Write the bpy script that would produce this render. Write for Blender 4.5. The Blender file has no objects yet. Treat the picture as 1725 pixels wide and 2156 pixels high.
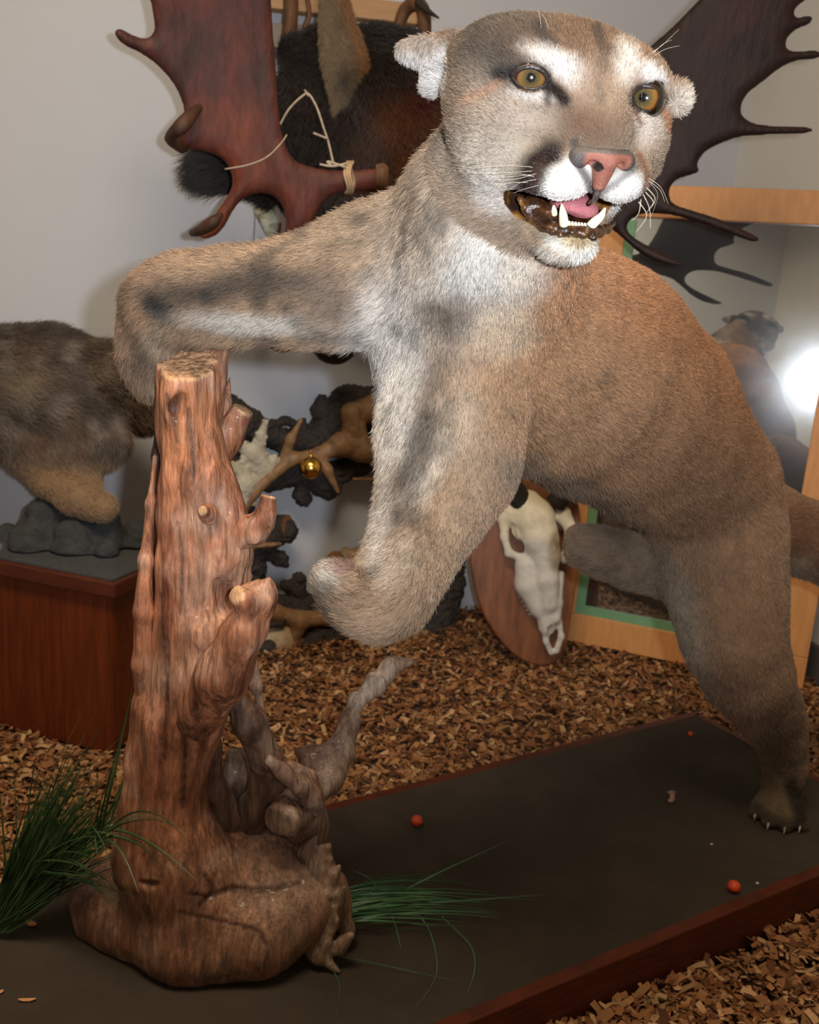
import bpy, bmesh, math, random
import numpy as np
from math import radians, sin, cos, pi
from mathutils import Vector, Matrix

random.seed(7)
rng = np.random.default_rng(11)
SC = bpy.context.scene
COL = SC.collection

# ------------------------------------------------------------------ camera, world, lights, exposure
F = 2050.0
TH = radians(14.0)
RO = 0.07
CAM = np.array([0.0, 0.0, 1.04])
_r0 = np.array([1.0, 0, 0]); _u0 = np.array([0, sin(TH), cos(TH)]); FW = np.array([0, cos(TH), -sin(TH)])
RT = cos(RO) * _r0 + sin(RO) * _u0
UP = cos(RO) * _u0 - sin(RO) * _r0

def ray(x, y):
    return FW + RT * ((x - 862.5) / F) - UP * ((y - 1078.0) / F)

def P(x, y, d):
    return CAM + ray(x, y) * d

def G(x, y, z):
    r = ray(x, y)
    return CAM + r * ((z - CAM[2]) / r[2])

def proj(p):
    v = p - CAM
    d = v @ FW
    return 862.5 + F * (v @ RT) / d, 1078.0 - F * (v @ UP) / d, d

cam_data = bpy.data.cameras.new('camera')
cam = bpy.data.objects.new('camera', cam_data)
COL.objects.link(cam)
cam_data.sensor_fit = 'VERTICAL'
cam_data.sensor_height = 24.0
cam_data.lens = 24.0 * F / 2156.0
cam_data.clip_start = 0.02
_m = Matrix(((RT[0], UP[0], -FW[0], CAM[0]), (RT[1], UP[1], -FW[1], CAM[1]), (RT[2], UP[2], -FW[2], CAM[2]), (0, 0, 0, 1)))
cam.matrix_world = _m
SC.camera = cam
cam_data.dof.use_dof = True
cam_data.dof.focus_distance = 0.95
cam_data.dof.aperture_fstop = 7.1

SC.view_settings.view_transform = 'Standard'
SC.view_settings.look = 'None'
SC.view_settings.gamma = 1.0
SC.view_settings.exposure = 0.0
SC.view_settings.use_curve_mapping = False
SC.cycles.max_bounces = 6
SC.cycles.diffuse_bounces = 3
SC.cycles.glossy_bounces = 4
SC.cycles.transmission_bounces = 4
SC.cycles.transparent_max_bounces = 8
SC.cycles.caustics_reflective = False
SC.cycles.caustics_refractive = False
SC.cycles.use_adaptive_sampling = True
SC.cycles.adaptive_threshold = 0.02
SC.cycles.sample_clamp_indirect = 4.0

world = bpy.data.worlds.new('world')
SC.world = world
world.use_nodes = True
world.node_tree.nodes['Background'].inputs[0].default_value = (1.0, 0.9, 0.8, 1)
world.node_tree.nodes['Background'].inputs[1].default_value = 0.02

def add_light(name, kind, loc, target, energy, color, **kw):
    ld = bpy.data.lights.new(name, kind)
    ld.energy = energy
    ld.color = color
    for k, v in kw.items():
        setattr(ld, k, v)
    o = bpy.data.objects.new(name, ld)
    COL.objects.link(o)
    o.location = loc
    d = Vector(target) - Vector(loc)
    o.rotation_euler = d.to_track_quat('-Z', 'Y').to_euler()
    return o

# the camera's own flash: the camera is held upright, so its flash sits beside the lens
FLASH = CAM + RT * 0.078 + UP * 0.03 - FW * 0.01
add_light('camera_flash', 'SPOT', FLASH, P(960, 440, 2.0), 78.0, (0.90, 0.95, 1.0),
          shadow_soft_size=0.016, spot_size=radians(82), spot_blend=1.0)
# warm ceiling lamp of the room and dim daylight from a window on the left
add_light('ceiling_lamp', 'AREA', (-0.3, 0.5, 2.62), (-0.1, 1.2, 0.0), 45.0, (1.0, 0.82, 0.58), shape='RECTANGLE', size=1.2, size_y=0.5)
add_light('window_daylight', 'AREA', (-2.3, 0.6, 1.5), (0.0, 2.2, 0.8), 10.0, (0.72, 0.82, 1.0), shape='RECTANGLE', size=0.9, size_y=1.1)

# ------------------------------------------------------------------ helpers
def lin(r, g=None, b=None):
    if g is None:
        r, g, b = r
    c = np.array([r, g, b], float) / 255.0
    return np.where(c <= 0.04045, c / 12.92, ((c + 0.055) / 1.055) ** 2.4)

def tag(o, label, cat, group=None, kind=None):
    o['label'] = label
    o['category'] = cat
    if group: o['group'] = group
    if kind: o['kind'] = kind
    return o

def empty(name, loc, label, cat, group=None):
    o = bpy.data.objects.new(name, None)
    o.empty_display_size = 0.05
    COL.objects.link(o)
    o.location = [float(v) for v in loc]
    tag(o, label, cat, group)
    return o

def mesh_obj(name, verts, faces, mat, parent=None, smooth=True, colors=None, mats=None, fmat=None):
    """verts in WORLD space; the object's origin goes to the parent's, or to the base of the mesh"""
    V = np.asarray(verts, float)
    if parent is not None:
        org = np.array(parent.location) if parent.parent is None else np.array(parent.location) + np.array(parent.parent.location)
    else:
        org = np.array([(V[:, 0].min() + V[:, 0].max()) / 2, (V[:, 1].min() + V[:, 1].max()) / 2, V[:, 2].min()])
    me = bpy.data.meshes.new(name)
    Vl = V - org
    if isinstance(faces, np.ndarray):
        nf, k = faces.shape
        me.vertices.add(len(Vl)); me.vertices.foreach_set('co', Vl.ravel())
        me.loops.add(nf * k); me.loops.foreach_set('vertex_index', faces.ravel().astype(np.int32))
        me.polygons.add(nf)
        me.polygons.foreach_set('loop_start', np.arange(0, nf * k, k, dtype=np.int32))
        me.polygons.foreach_set('loop_total', np.full(nf, k, dtype=np.int32))
        me.update(calc_edges=True)
    else:
        me.from_pydata([tuple(v) for v in Vl], [], [tuple(int(i) for i in f) for f in faces])
    if smooth:
        me.polygons.foreach_set('use_smooth', np.ones(len(me.polygons), dtype=bool))
    if mats:
        for m in mats: me.materials.append(m)
        if fmat is not None:
            me.polygons.foreach_set('material_index', np.asarray(fmat, dtype=np.int32))
    elif mat is not None:
        me.materials.append(mat)
    if colors is not None:
        at = me.color_attributes.new('Col', 'FLOAT_COLOR', 'POINT')
        c4 = np.ones((len(V), 4)); c4[:, :3] = colors
        at.data.foreach_set('color', c4.ravel())
    me.validate()
    me.update()
    o = bpy.data.objects.new(name, me)
    COL.objects.link(o)
    if parent is not None:
        o.parent = parent
    else:
        o.location = org
    return o

def structure(o):
    o['kind'] = 'structure'
    return o

# value noise, vectorised
def _hash(ix, iy, iz):
    h = (ix * 374761393 + iy * 668265263 + iz * 2147483647 + 1013904223) & 0xffffffff
    h = ((h ^ (h >> 13)) * 1274126177) & 0xffffffff
    h = h ^ (h >> 16)
    return (h & 0xffff) / 65535.0

def vnoise(p):
    p = np.asarray(p)
    i = np.floor(p).astype(np.int64); f = p - i
    f = f * f * (3 - 2 * f)
    r = 0
    for dx in (0, 1):
        for dy in (0, 1):
            for dz in (0, 1):
                w = (f[:, 0] if dx else 1 - f[:, 0]) * (f[:, 1] if dy else 1 - f[:, 1]) * (f[:, 2] if dz else 1 - f[:, 2])
                r = r + w * _hash(i[:, 0] + dx, i[:, 1] + dy, i[:, 2] + dz)
    return r

def fbm(p, octv=4, gain=0.5):
    a, s, t = 1.0, 0.0, 0.0
    p = np.asarray(p, float)
    for k in range(octv):
        s = s + a * vnoise(p * (2.03 ** k) + 17.3 * k); t += a; a *= gain
    return s / t * 2 - 1

# ---- signed distance modelling: primitives blended smoothly, polygonised with surface nets
class Field:
    def __init__(self, lo, hi, h):
        self.lo = np.asarray(lo, float); self.h = h
        self.n = np.ceil((np.asarray(hi) - self.lo) / h).astype(int) + 1
        self.F = np.full(self.n, 1.0, dtype=np.float32)
        self.ax = [self.lo[i] + h * np.arange(self.n[i]) for i in range(3)]

    def _box(self, lo, hi):
        a = np.clip(np.floor((lo - self.lo) / self.h).astype(int), 0, self.n)
        b = np.clip(np.ceil((hi - self.lo) / self.h).astype(int) + 1, 0, self.n)
        if np.any(b <= a): return None
        X, Y, Z = np.meshgrid(self.ax[0][a[0]:b[0]], self.ax[1][a[1]:b[1]], self.ax[2][a[2]:b[2]], indexing='ij', sparse=True)
        return (slice(a[0], b[0]), slice(a[1], b[1]), slice(a[2], b[2])), X, Y, Z

    def _mix(self, sl, d, k, op):
        A = self.F[sl]
        d = d.astype(np.float32)
        if op == 'sub':
            d = -d
            h = np.clip(0.5 - 0.5 * (A - d) / k, 0, 1)   # smooth max
            self.F[sl] = A * (1 - h) + d * h + k * h * (1 - h)
        else:
            h = np.clip(0.5 + 0.5 * (A - d) / k, 0, 1)
            self.F[sl] = A * (1 - h) + d * h - k * h * (1 - h)

    def cap(self, a, b, ra, rb, k=0.03, op='add'):
        a = np.asarray(a, float); b = np.asarray(b, float)
        m = max(ra, rb) + k + 3 * self.h
        r = self._box(np.minimum(a, b) - m, np.maximum(a, b) + m)
        if r is None: return
        sl, X, Y, Z = r
        ab = b - a; L2 = max(ab @ ab, 1e-12)
        t = np.clip(((X - a[0]) * ab[0] + (Y - a[1]) * ab[1] + (Z - a[2]) * ab[2]) / L2, 0, 1)
        d = np.sqrt((X - a[0] - t * ab[0]) ** 2 + (Y - a[1] - t * ab[1]) ** 2 + (Z - a[2] - t * ab[2]) ** 2) - (ra + (rb - ra) * t)
        self._mix(sl, d, k, op)

    def ell(self, c, r, B=None, k=0.03, op='add'):
        c = np.asarray(c, float); r = np.asarray(r, float)
        B = np.eye(3) if B is None else np.asarray(B, float)      # rows are the axes
        m = r.max() + k + 3 * self.h
        q = self._box(c - m, c + m)
        if q is None: return
        sl, X, Y, Z = q
        x, y, z = X - c[0], Y - c[1], Z - c[2]
        u = [(x * B[i][0] + y * B[i][1] + z * B[i][2]) for i in range(3)]
        k0 = np.sqrt(sum((u[i] / r[i]) ** 2 for i in range(3)))
        k1 = np.sqrt(sum((u[i] / r[i] ** 2) ** 2 for i in range(3))) + 1e-9
        d = k0 * (k0 - 1.0) / k1
        self._mix(sl, d, k, op)

    def box(self, c, r, B=None, k=0.005, rnd=0.003, op='add'):
        c = np.asarray(c, float); B = np.eye(3) if B is None else np.asarray(B, float)
        m = np.linalg.norm(r) + k + 3 * self.h
        q = self._box(c - m, c + m)
        if q is None: return
        sl, X, Y, Z = q
        x, y, z = X - c[0], Y - c[1], Z - c[2]
        u = [np.abs(x * B[i][0] + y * B[i][1] + z * B[i][2]) - r[i] + rnd for i in range(3)]
        out = np.sqrt(sum(np.maximum(v, 0) ** 2 for v in u))
        d = out + np.minimum(np.maximum(u[0], np.maximum(u[1], u[2])), 0) - rnd
        self._mix(sl, d, k, op)

    def plane(self, p, n, k=0.004):
        """keep the side n points away from"""
        X, Y, Z = np.meshgrid(*self.ax, indexing='ij', sparse=True)
        d = (X - p[0]) * n[0] + (Y - p[1]) * n[1] + (Z - p[2]) * n[2]
        A = self.F
        h = np.clip(0.5 - 0.5 * (A - d) / k, 0, 1)
        self.F = (A * (1 - h) + d * h + k * h * (1 - h)).astype(np.float32)

    def sample(self, pts):
        g = (pts - self.lo) / self.h
        i = np.clip(np.floor(g).astype(int), 0, self.n - 2); f = g - i
        r = 0
        for dx in (0, 1):
            for dy in (0, 1):
                for dz in (0, 1):
                    w = (f[:, 0] if dx else 1 - f[:, 0]) * (f[:, 1] if dy else 1 - f[:, 1]) * (f[:, 2] if dz else 1 - f[:, 2])
                    r = r + w * self.F[i[:, 0] + dx, i[:, 1] + dy, i[:, 2] + dz]
        return r

    def mesh(self):
        Fd = self.F; h = self.h
        n = np.array(Fd.shape)
        ins = Fd < 0
        c = n - 1
        cnt = np.zeros(c, dtype=np.int8)
        for dx in (0, 1):
            for dy in (0, 1):
                for dz in (0, 1):
                    cnt += ins[dx:dx + c[0], dy:dy + c[1], dz:dz + c[2]]
        act = (cnt > 0) & (cnt < 8)
        idx = np.argwhere(act)
        vid = np.full(c, -1, dtype=np.int64)
        vid[act] = np.arange(len(idx))
        # argwhere order equals boolean-mask order (C order)
        s = np.zeros((len(idx), 3)); w = np.zeros(len(idx))
        cor = np.array([[a, b, d] for a in (0, 1) for b in (0, 1) for d in (0, 1)])
        val = np.stack([Fd[idx[:, 0] + q[0], idx[:, 1] + q[1], idx[:, 2] + q[2]] for q in cor], 1)
        for i in range(8):
            for j in range(i + 1, 8):
                if np.abs(cor[i] - cor[j]).sum() != 1: continue
                a, b = val[:, i], val[:, j]
                m = (a < 0) != (b < 0)
                t = np.where(m, a / np.where(m, a - b, 1), 0)
                p = cor[i] + t[:, None] * (cor[j] - cor[i])
                s += np.where(m[:, None], p, 0); w += m
        V = self.lo + (idx + s / w[:, None]) * h
        faces = []
        for ax in range(3):
            o1, o2 = [(1, 2), (2, 0), (0, 1)][ax]
            sl0 = [slice(None)] * 3; sl1 = [slice(None)] * 3
            sl0[ax] = slice(0, -1); sl1[ax] = slice(1, None)
            for o in (o1, o2):
                sl0[o] = slice(1, -1); sl1[o] = slice(1, -1)
            a = ins[tuple(sl0)]; b = ins[tuple(sl1)]
            e = np.argwhere(a != b)
            if len(e) == 0: continue
            flip = a[e[:, 0], e[:, 1], e[:, 2]]
            base = e.copy(); base[:, o1] += 1; base[:, o2] += 1
            def cell(d1, d2):
                q = base.copy(); q[:, o1] -= d1; q[:, o2] -= d2
                return vid[q[:, 0], q[:, 1], q[:, 2]]
            q = np.stack([cell(1, 1), cell(0, 1), cell(0, 0), cell(1, 0)], 1)
            q[~flip] = q[~flip][:, ::-1]
            faces.append(q)
        Fc = np.concatenate(faces)
        Fc = Fc[(Fc >= 0).all(1)]
        return V, Fc

def vnormals(V, Fc):
    a, b, c = V[Fc[:, 0]], V[Fc[:, 1]], V[Fc[:, 2]]
    d = V[Fc[:, 3]] if Fc.shape[1] == 4 else c
    n = np.cross(c - a, d - b) if Fc.shape[1] == 4 else np.cross(b - a, c - a)
    N = np.zeros_like(V)
    for k in range(Fc.shape[1]):
        for ax in range(3):
            N[:, ax] += np.bincount(Fc[:, k], n[:, ax], len(V))
    return N / (np.linalg.norm(N, axis=1, keepdims=True) + 1e-12)

def relax(V, Fc, it=2, lam=0.5):
    E = np.concatenate([Fc[:, [0, 1]], Fc[:, [1, 2]], Fc[:, [2, 3]], Fc[:, [3, 0]]])
    for _ in range(it):
        S = np.zeros_like(V); C = np.bincount(E[:, 0], minlength=len(V)) + np.bincount(E[:, 1], minlength=len(V))
        for ax in range(3):
            S[:, ax] = np.bincount(E[:, 0], V[E[:, 1], ax], len(V)) + np.bincount(E[:, 1], V[E[:, 0], ax], len(V))
        V = V + lam * (S / np.maximum(C, 1)[:, None] - V)
    return V

def nrm(v):
    v = np.asarray(v, float)
    return v / (np.linalg.norm(v) + 1e-12)

# swept tube through points with radii; returns verts, faces (ring ends capped)
def tube(pts, rad, seg=10, caps=True, flat=1.0, up=None):
    pts = [np.asarray(p, float) for p in pts]
    n = len(pts)
    if np.isscalar(rad): rad = [rad] * n
    V = []; Fc = []
    ref = np.array([0, 0, 1.0]) if up is None else np.asarray(up, float)
    prev = None
    for i in range(n):
        t = nrm(pts[min(i + 1, n - 1)] - pts[max(i - 1, 0)])
        if prev is None:
            a = np.cross(t, ref)
            if np.linalg.norm(a) < 1e-3: a = np.cross(t, [1, 0, 0.1])
            a = nrm(a)
        else:
            a = nrm(prev - t * (prev @ t))
        prev = a
        b = np.cross(t, a)
        for s in range(seg):
            an = 2 * pi * s / seg
            V.append(pts[i] + rad[i] * (cos(an) * a + sin(an) * b * flat))
    for i in range(n - 1):
        for s in range(seg):
            s2 = (s + 1) % seg
            Fc.append((i * seg + s, i * seg + s2, (i + 1) * seg + s2, (i + 1) * seg + s))
    if caps:
        Fc.append(tuple(reversed(range(seg))))
        Fc.append(tuple((n - 1) * seg + s for s in range(seg)))
    return V, Fc

def smoothpath(pts, sub=4):
    """Catmull-Rom through rows of numbers"""
    p = np.asarray(pts, float); out = []
    n = len(p)
    for i in range(n - 1):
        p0, p1, p2, p3 = p[max(i - 1, 0)], p[i], p[i + 1], p[min(i + 2, n - 1)]
        for s in range(sub):
            t = s / sub
            out.append(0.5 * (2 * p1 + (p2 - p0) * t + (2 * p0 - 5 * p1 + 4 * p2 - p3) * t * t + (3 * p1 - p0 - 3 * p2 + p3) * t ** 3))
    out.append(p[-1])
    return np.array(out)

class MB:
    def __init__(self): self.V = []; self.F = []
    def add(self, VF):
        o = len(self.V); self.V += [np.asarray(v, float) for v in VF[0]]; self.F += [tuple(i + o for i in f) for f in VF[1]]
        return self
    def tube(self, *a, **k): return self.add(tube(*a, **k))
    def box(self, c, r, B=None):
        B = np.eye(3) if B is None else np.asarray(B, float)
        V = [np.asarray(c) + sx * r[0] * B[0] + sy * r[1] * B[1] + sz * r[2] * B[2] for sx in (-1, 1) for sy in (-1, 1) for sz in (-1, 1)]
        return self.add((V, [(0, 1, 3, 2), (4, 6, 7, 5), (0, 4, 5, 1), (2, 3, 7, 6), (0, 2, 6, 4), (1, 5, 7, 3)]))
    def build(self, name, mat, parent=None, smooth=True, bevel=0.0):
        o = mesh_obj(name, np.array(self.V), self.F, mat, parent, smooth)
        if bevel:
            m = o.modifiers.new('bevel', 'BEVEL'); m.width = bevel; m.segments = 2; m.limit_method = 'ANGLE'
        return o

def prism(outline, thick_dir, thick):
    """closed outline (Nx3) extruded by thick along thick_dir"""
    O = np.asarray(outline, float); n = len(O); d = nrm(thick_dir) * thick
    V = list(O) + list(O + d)
    Fc = [tuple(range(n)), tuple(reversed(range(n, 2 * n)))] + [(i, i + n, (i + 1) % n + n, (i + 1) % n) for i in range(n)]
    return V, Fc

# ------------------------------------------------------------------ materials
def mat_new(name):
    m = bpy.data.materials.new(name); m.use_nodes = True
    nt = m.node_tree; b = nt.nodes['Principled BSDF']
    return m, nt, b

def rgba(c): 
    c = lin(*c) if not isinstance(c, np.ndarray) else c
    return (float(c[0]), float(c[1]), float(c[2]), 1.0)

def mat_plain(name, c, rough=0.6, metal=0.0, spec=0.5, coat=0.0, c2=None, scale=30.0, bump=0.0, stretch=(1, 1, 1), detail=6, rot=(0, 0, 0), c3=None, bscale=None, contrast=(0.3, 0.7)):
    m, nt, b = mat_new(name)
    b.inputs['Roughness'].default_value = rough
    b.inputs['Metallic'].default_value = metal
    b.inputs['Specular IOR Level'].default_value = spec
    b.inputs['Coat Weight'].default_value = coat
    b.inputs['Base Color'].default_value = rgba(c)
    tc = nt.nodes.new('ShaderNodeTexCoord'); mp = nt.nodes.new('ShaderNodeMapping')
    mp.inputs['Scale'].default_value = stretch; mp.inputs['Rotation'].default_value = rot
    nt.links.new(tc.outputs['Object'], mp.inputs['Vector'])
    if c2 is not None:
        n = nt.nodes.new('ShaderNodeTexNoise'); n.inputs['Scale'].default_value = scale; n.inputs['Detail'].default_value = detail
        n.inputs['Roughness'].default_value = 0.62
        nt.links.new(mp.outputs[0], n.inputs['Vector'])
        r = nt.nodes.new('ShaderNodeValToRGB')
        r.color_ramp.elements[0].position = contrast[0]; r.color_ramp.elements[0].color = rgba(c)
        r.color_ramp.elements[1].position = contrast[1]; r.color_ramp.elements[1].color = rgba(c2)
        if c3 is not None:
            e = r.color_ramp.elements.new((contrast[0] + contrast[1]) / 2); e.color = rgba(c3)
        nt.links.new(n.outputs['Fac'], r.inputs['Fac']); nt.links.new(r.outputs['Color'], b.inputs['Base Color'])
    if bump:
        n2 = nt.nodes.new('ShaderNodeTexNoise'); n2.inputs['Scale'].default_value = bscale or scale * 1.7; n2.inputs['Detail'].default_value = 8
        nt.links.new(mp.outputs[0], n2.inputs['Vector'])
        bp = nt.nodes.new('ShaderNodeBump'); bp.inputs['Strength'].default_value = bump; bp.inputs['Distance'].default_value = 0.004
        nt.links.new(n2.outputs['Fac'], bp.inputs['Height']); nt.links.new(bp.outputs[0], b.inputs['Normal'])
    return m

def mat_vcol(name, rough=0.8, spec=0.3, bump=0.0, bscale=200.0, coat=0.0, stretch=(1, 1, 1), grain=0.0, bdist=0.003):
    m, nt, b = mat_new(name)
    a = nt.nodes.new('ShaderNodeAttribute'); a.attribute_name = 'Col'
    nt.links.new(a.outputs['Color'], b.inputs['Base Color'])
    b.inputs['Roughness'].default_value = rough; b.inputs['Specular IOR Level'].default_value = spec; b.inputs['Coat Weight'].default_value = coat
    tc = nt.nodes.new('ShaderNodeTexCoord'); mp = nt.nodes.new('ShaderNodeMapping'); mp.inputs['Scale'].default_value = stretch
    nt.links.new(tc.outputs['Object'], mp.inputs['Vector'])
    if grain:
        last = a.outputs['Color']
        for sc_, lo_, hi_, w_ in ((bscale * 0.45, 0.35, 0.65, grain), (bscale * 1.6, 0.35, 0.62, grain * 0.7)):
            n1 = nt.nodes.new('ShaderNodeTexNoise'); n1.inputs['Scale'].default_value = sc_; n1.inputs['Detail'].default_value = 7; n1.inputs['Roughness'].default_value = 0.65
            nt.links.new(mp.outputs[0], n1.inputs['Vector'])
            mr = nt.nodes.new('ShaderNodeMapRange'); mr.inputs[1].default_value = lo_; mr.inputs[2].default_value = hi_; mr.inputs[3].default_value = 1 - w_; mr.inputs[4].default_value = 1 + w_ * 0.35
            nt.links.new(n1.outputs['Fac'], mr.inputs[0])
            vm = nt.nodes.new('ShaderNodeVectorMath'); vm.operation = 'SCALE'; nt.links.new(last, vm.inputs[0]); nt.links.new(mr.outputs[0], vm.inputs['Scale'])
            last = vm.outputs[0]
        nt.links.new(last, b.inputs['Base Color'])
    if bump:
        n2 = nt.nodes.new('ShaderNodeTexNoise'); n2.inputs['Scale'].default_value = bscale; n2.inputs['Detail'].default_value = 8
        nt.links.new(mp.outputs[0], n2.inputs['Vector'])
        bp = nt.nodes.new('ShaderNodeBump'); bp.inputs['Strength'].default_value = bump; bp.inputs['Distance'].default_value = bdist
        nt.links.new(n2.outputs['Fac'], bp.inputs['Height']); nt.links.new(bp.outputs[0], b.inputs['Normal'])
    return m

def mat_hair(name):
    m = bpy.data.materials.new(name); m.use_nodes = True
    nt = m.node_tree; nt.nodes.clear()
    out = nt.nodes.new('ShaderNodeOutputMaterial')
    a = nt.nodes.new('ShaderNodeAttribute'); a.attribute_name = 'Col'
    d = nt.nodes.new('ShaderNodeBsdfDiffuse')
    h = nt.nodes.new('ShaderNodeBsdfHair'); h.component = 'Reflection'
    h.inputs['RoughnessU'].default_value = 0.45; h.inputs['RoughnessV'].default_value = 0.9
    mx = nt.nodes.new('ShaderNodeMixShader'); mx.inputs[0].default_value = 0.12
    nt.links.new(a.outputs['Color'], d.inputs['Color'])
    mc = nt.nodes.new('ShaderNodeMix'); mc.data_type = 'RGBA'; mc.inputs[0].default_value = 0.5
    mc.inputs[7].default_value = (1, 1, 1, 1)
    nt.links.new(a.outputs['Color'], mc.inputs[6]); nt.links.new(mc.outputs[2], h.inputs['Color'])
    nt.links.new(d.outputs[0], mx.inputs[1]); nt.links.new(h.outputs[0], mx.inputs[2])
    nt.links.new(mx.outputs[0], out.inputs['Surface'])
    return m
MAT_FUR = mat_hair('fur_strands')
MAT_PELT = mat_vcol('pelt_skin', rough=0.95, spec=0.1, bump=0.6, bscale=400)

def sample_mesh(V, Fc, N, n, dens=None):
    """n random points on a quad mesh -> face index, position, weights"""
    a, b, c, d = (V[Fc[:, i]] for i in range(4))
    area = 0.5 * np.linalg.norm(np.cross(c - a, d - b), axis=1)
    w = area if dens is None else area * dens[Fc].mean(1)
    fi = rng.choice(len(Fc), size=n, p=w / w.sum())
    u = rng.random(n); v = rng.random(n)
    W = np.stack([(1 - u) * (1 - v), u * (1 - v), u * v, (1 - u) * v], 1)
    Q = Fc[fi]
    def interp(A): return (A[Q] * W[:, :, None]).sum(1) if A.ndim == 2 else (A[Q] * W).sum(1)
    return interp

def grow_fur(name, parent, V, Fc, N, flow, length, color, n, dens=None, rad=0.00028, lift=0.45, jit=0.35, tipdark=0.0, cvar=0.16, npt=4, clump=0.0, seedcut=None):
    """hair strands as one curves object, children of the thing that wears it"""
    ip = sample_mesh(V, Fc, N, n, dens)
    p = ip(V); nn = ip(N); nn /= np.linalg.norm(nn, axis=1, keepdims=True) + 1e-9
    fl = ip(flow); L = ip(length); c = ip(color)
    keep = L > 0.0008
    p, nn, fl, L, c = p[keep], nn[keep], fl[keep], L[keep], c[keep]
    m = len(p)
    fl = fl - nn * (fl * nn).sum(1)[:, None]
    fl /= np.linalg.norm(fl, axis=1, keepdims=True) + 1e-6
    J = rng.normal(0, jit, (m, 3))
    if clump:
        J += clump * np.stack([fbm(p * 90 + s, 2) for s in (0, 31, 77)], 1)
    L = L * rng.uniform(0.6, 1.15, m)
    rv = rng.uniform(1 - cvar, 1 + cvar, m)
    dk = rng.random(m) < tipdark
    rv = np.where(dk, rv * 0.42, rv)
    c = np.clip(c * rv[:, None], 0, 1)
    pts = np.zeros((m, npt, 3)); pts[:, 0] = p - nn * 0.001
    seg = L / (npt - 1)
    cur = pts[:, 0].copy()
    for k in range(1, npt):
        t = k / (npt - 1)
        dirv = nn * (lift * (1.35 - t)) + fl * (0.55 + 0.6 * t) + J * (0.5 + 0.5 * t)
        dirv /= np.linalg.norm(dirv, axis=1, keepdims=True)
        cur = cur + dirv * seg[:, None]
        pts[:, k] = cur
    org = np.array(parent.location) if parent.parent is None else np.array(parent.location) + np.array(parent.parent.location)
    hc = bpy.data.hair_curves.new(name)
    hc.add_curves([npt] * m)
    hc.attributes['position'].data.foreach_set('vector', (pts - org).ravel().astype(np.float32))
    ra = hc.attributes.get('radius') or hc.attributes.new('radius', 'FLOAT', 'POINT')
    prof = np.array([1.0, 0.9, 0.65, 0.2]) if npt == 4 else np.linspace(1, 0.2, npt)
    ra.data.foreach_set('value', (np.tile(prof, m) * rad * np.repeat(rng.uniform(0.8, 1.3, m), npt)).astype(np.float32))
    ca = hc.attributes.new('Col', 'FLOAT_COLOR', 'CURVE')
    c4 = np.ones((m, 4), dtype=np.float32); c4[:, :3] = c
    ca.data.foreach_set('color', c4.ravel())
    hc.materials.append(MAT_FUR)
    o = bpy.data.objects.new(name, hc)
    COL.objects.link(o)
    o.parent = parent
    return o
FURN = 800000

# ------------------------------------------------------------------ the room
WL_A = np.array([0.168, 2.927]); WL_D = np.array([cos(radians(25.6)), sin(radians(25.6))])
KC = np.array([0.967, 3.31])                       # the corner of the two visible walls
WL0 = KC - WL_D * 3.6
WR_D = np.array([cos(radians(-75.0)), sin(radians(-75.0))])
WR1 = KC + WR_D * 4.6
CEIL = 2.75

def wall(name, a, b, mat, inward, th=0.12):
    a = np.array(a); b = np.array(b); inw = np.array(inward)
    V = []
    for q in (a, b, b - inw * th, a - inw * th):
        V.append((q[0], q[1], -0.02))
    V += [(v[0], v[1], CEIL + 0.02) for v in V]
    Fc = [(0, 1, 5, 4), (1, 2, 6, 5), (2, 3, 7, 6), (3, 0, 4, 7), (4, 5, 6, 7), (3, 2, 1, 0)]
    return structure(mesh_obj(name, np.array(V, float), Fc, mat, smooth=False))

MAT_WALL = mat_plain('painted_wall', (194, 196, 205), rough=0.92, spec=0.2, c2=(198, 200, 208), scale=3, bump=0.12, bscale=260)
MAT_WALL2 = mat_plain('painted_wall_grey', (216, 211, 203), rough=0.92, spec=0.2, c2=(219, 215, 208), scale=3, bump=0.12, bscale=260)
nL = np.array([WL_D[1], -WL_D[0]]); nR = np.array([WR_D[1], -WR_D[0]])
nR = nR if nR @ (np.array([0, 1.0]) - KC) > 0 else -nR
wall('wall_left', WL0, KC, MAT_WALL, nL)
wall('wall_right', KC, WR1, MAT_WALL2, nR)
B0 = WL0; B1 = WL0 - np.array([WL_D[1], -WL_D[0]]) * -3.4
wall('wall_side', B1, B0, MAT_WALL, nrm(np.append(WL_D, 0))[:2])
d2 = WR1 - B1
wall('wall_back', WR1, B1, MAT_WALL2, nrm(np.append([-d2[1], d2[0]], 0))[:2])
MAT_CEIL = mat_plain('ceiling_paint', (216, 210, 198), rough=0.95, c2=(222, 216, 205), scale=2)
structure(mesh_obj('ceiling', np.array([(-3.5, -3, CEIL), (3.5, -3, CEIL), (3.5, 4, CEIL), (-3.5, 4, CEIL), (-3.5, -3, CEIL + .1), (3.5, -3, CEIL + .1), (3.5, 4, CEIL + .1), (-3.5, 4, CEIL + .1)], float),
          [(3, 2, 1, 0), (4, 5, 6, 7), (0, 1, 5, 4), (1, 2, 6, 5), (2, 3, 7, 6), (3, 0, 4, 7)], MAT_CEIL, smooth=False))
MAT_FLOOR = mat_plain('floor_under_chips', (92, 62, 42), rough=0.95, c2=(60, 40, 28), scale=60, bump=0.8, bscale=160)

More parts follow.
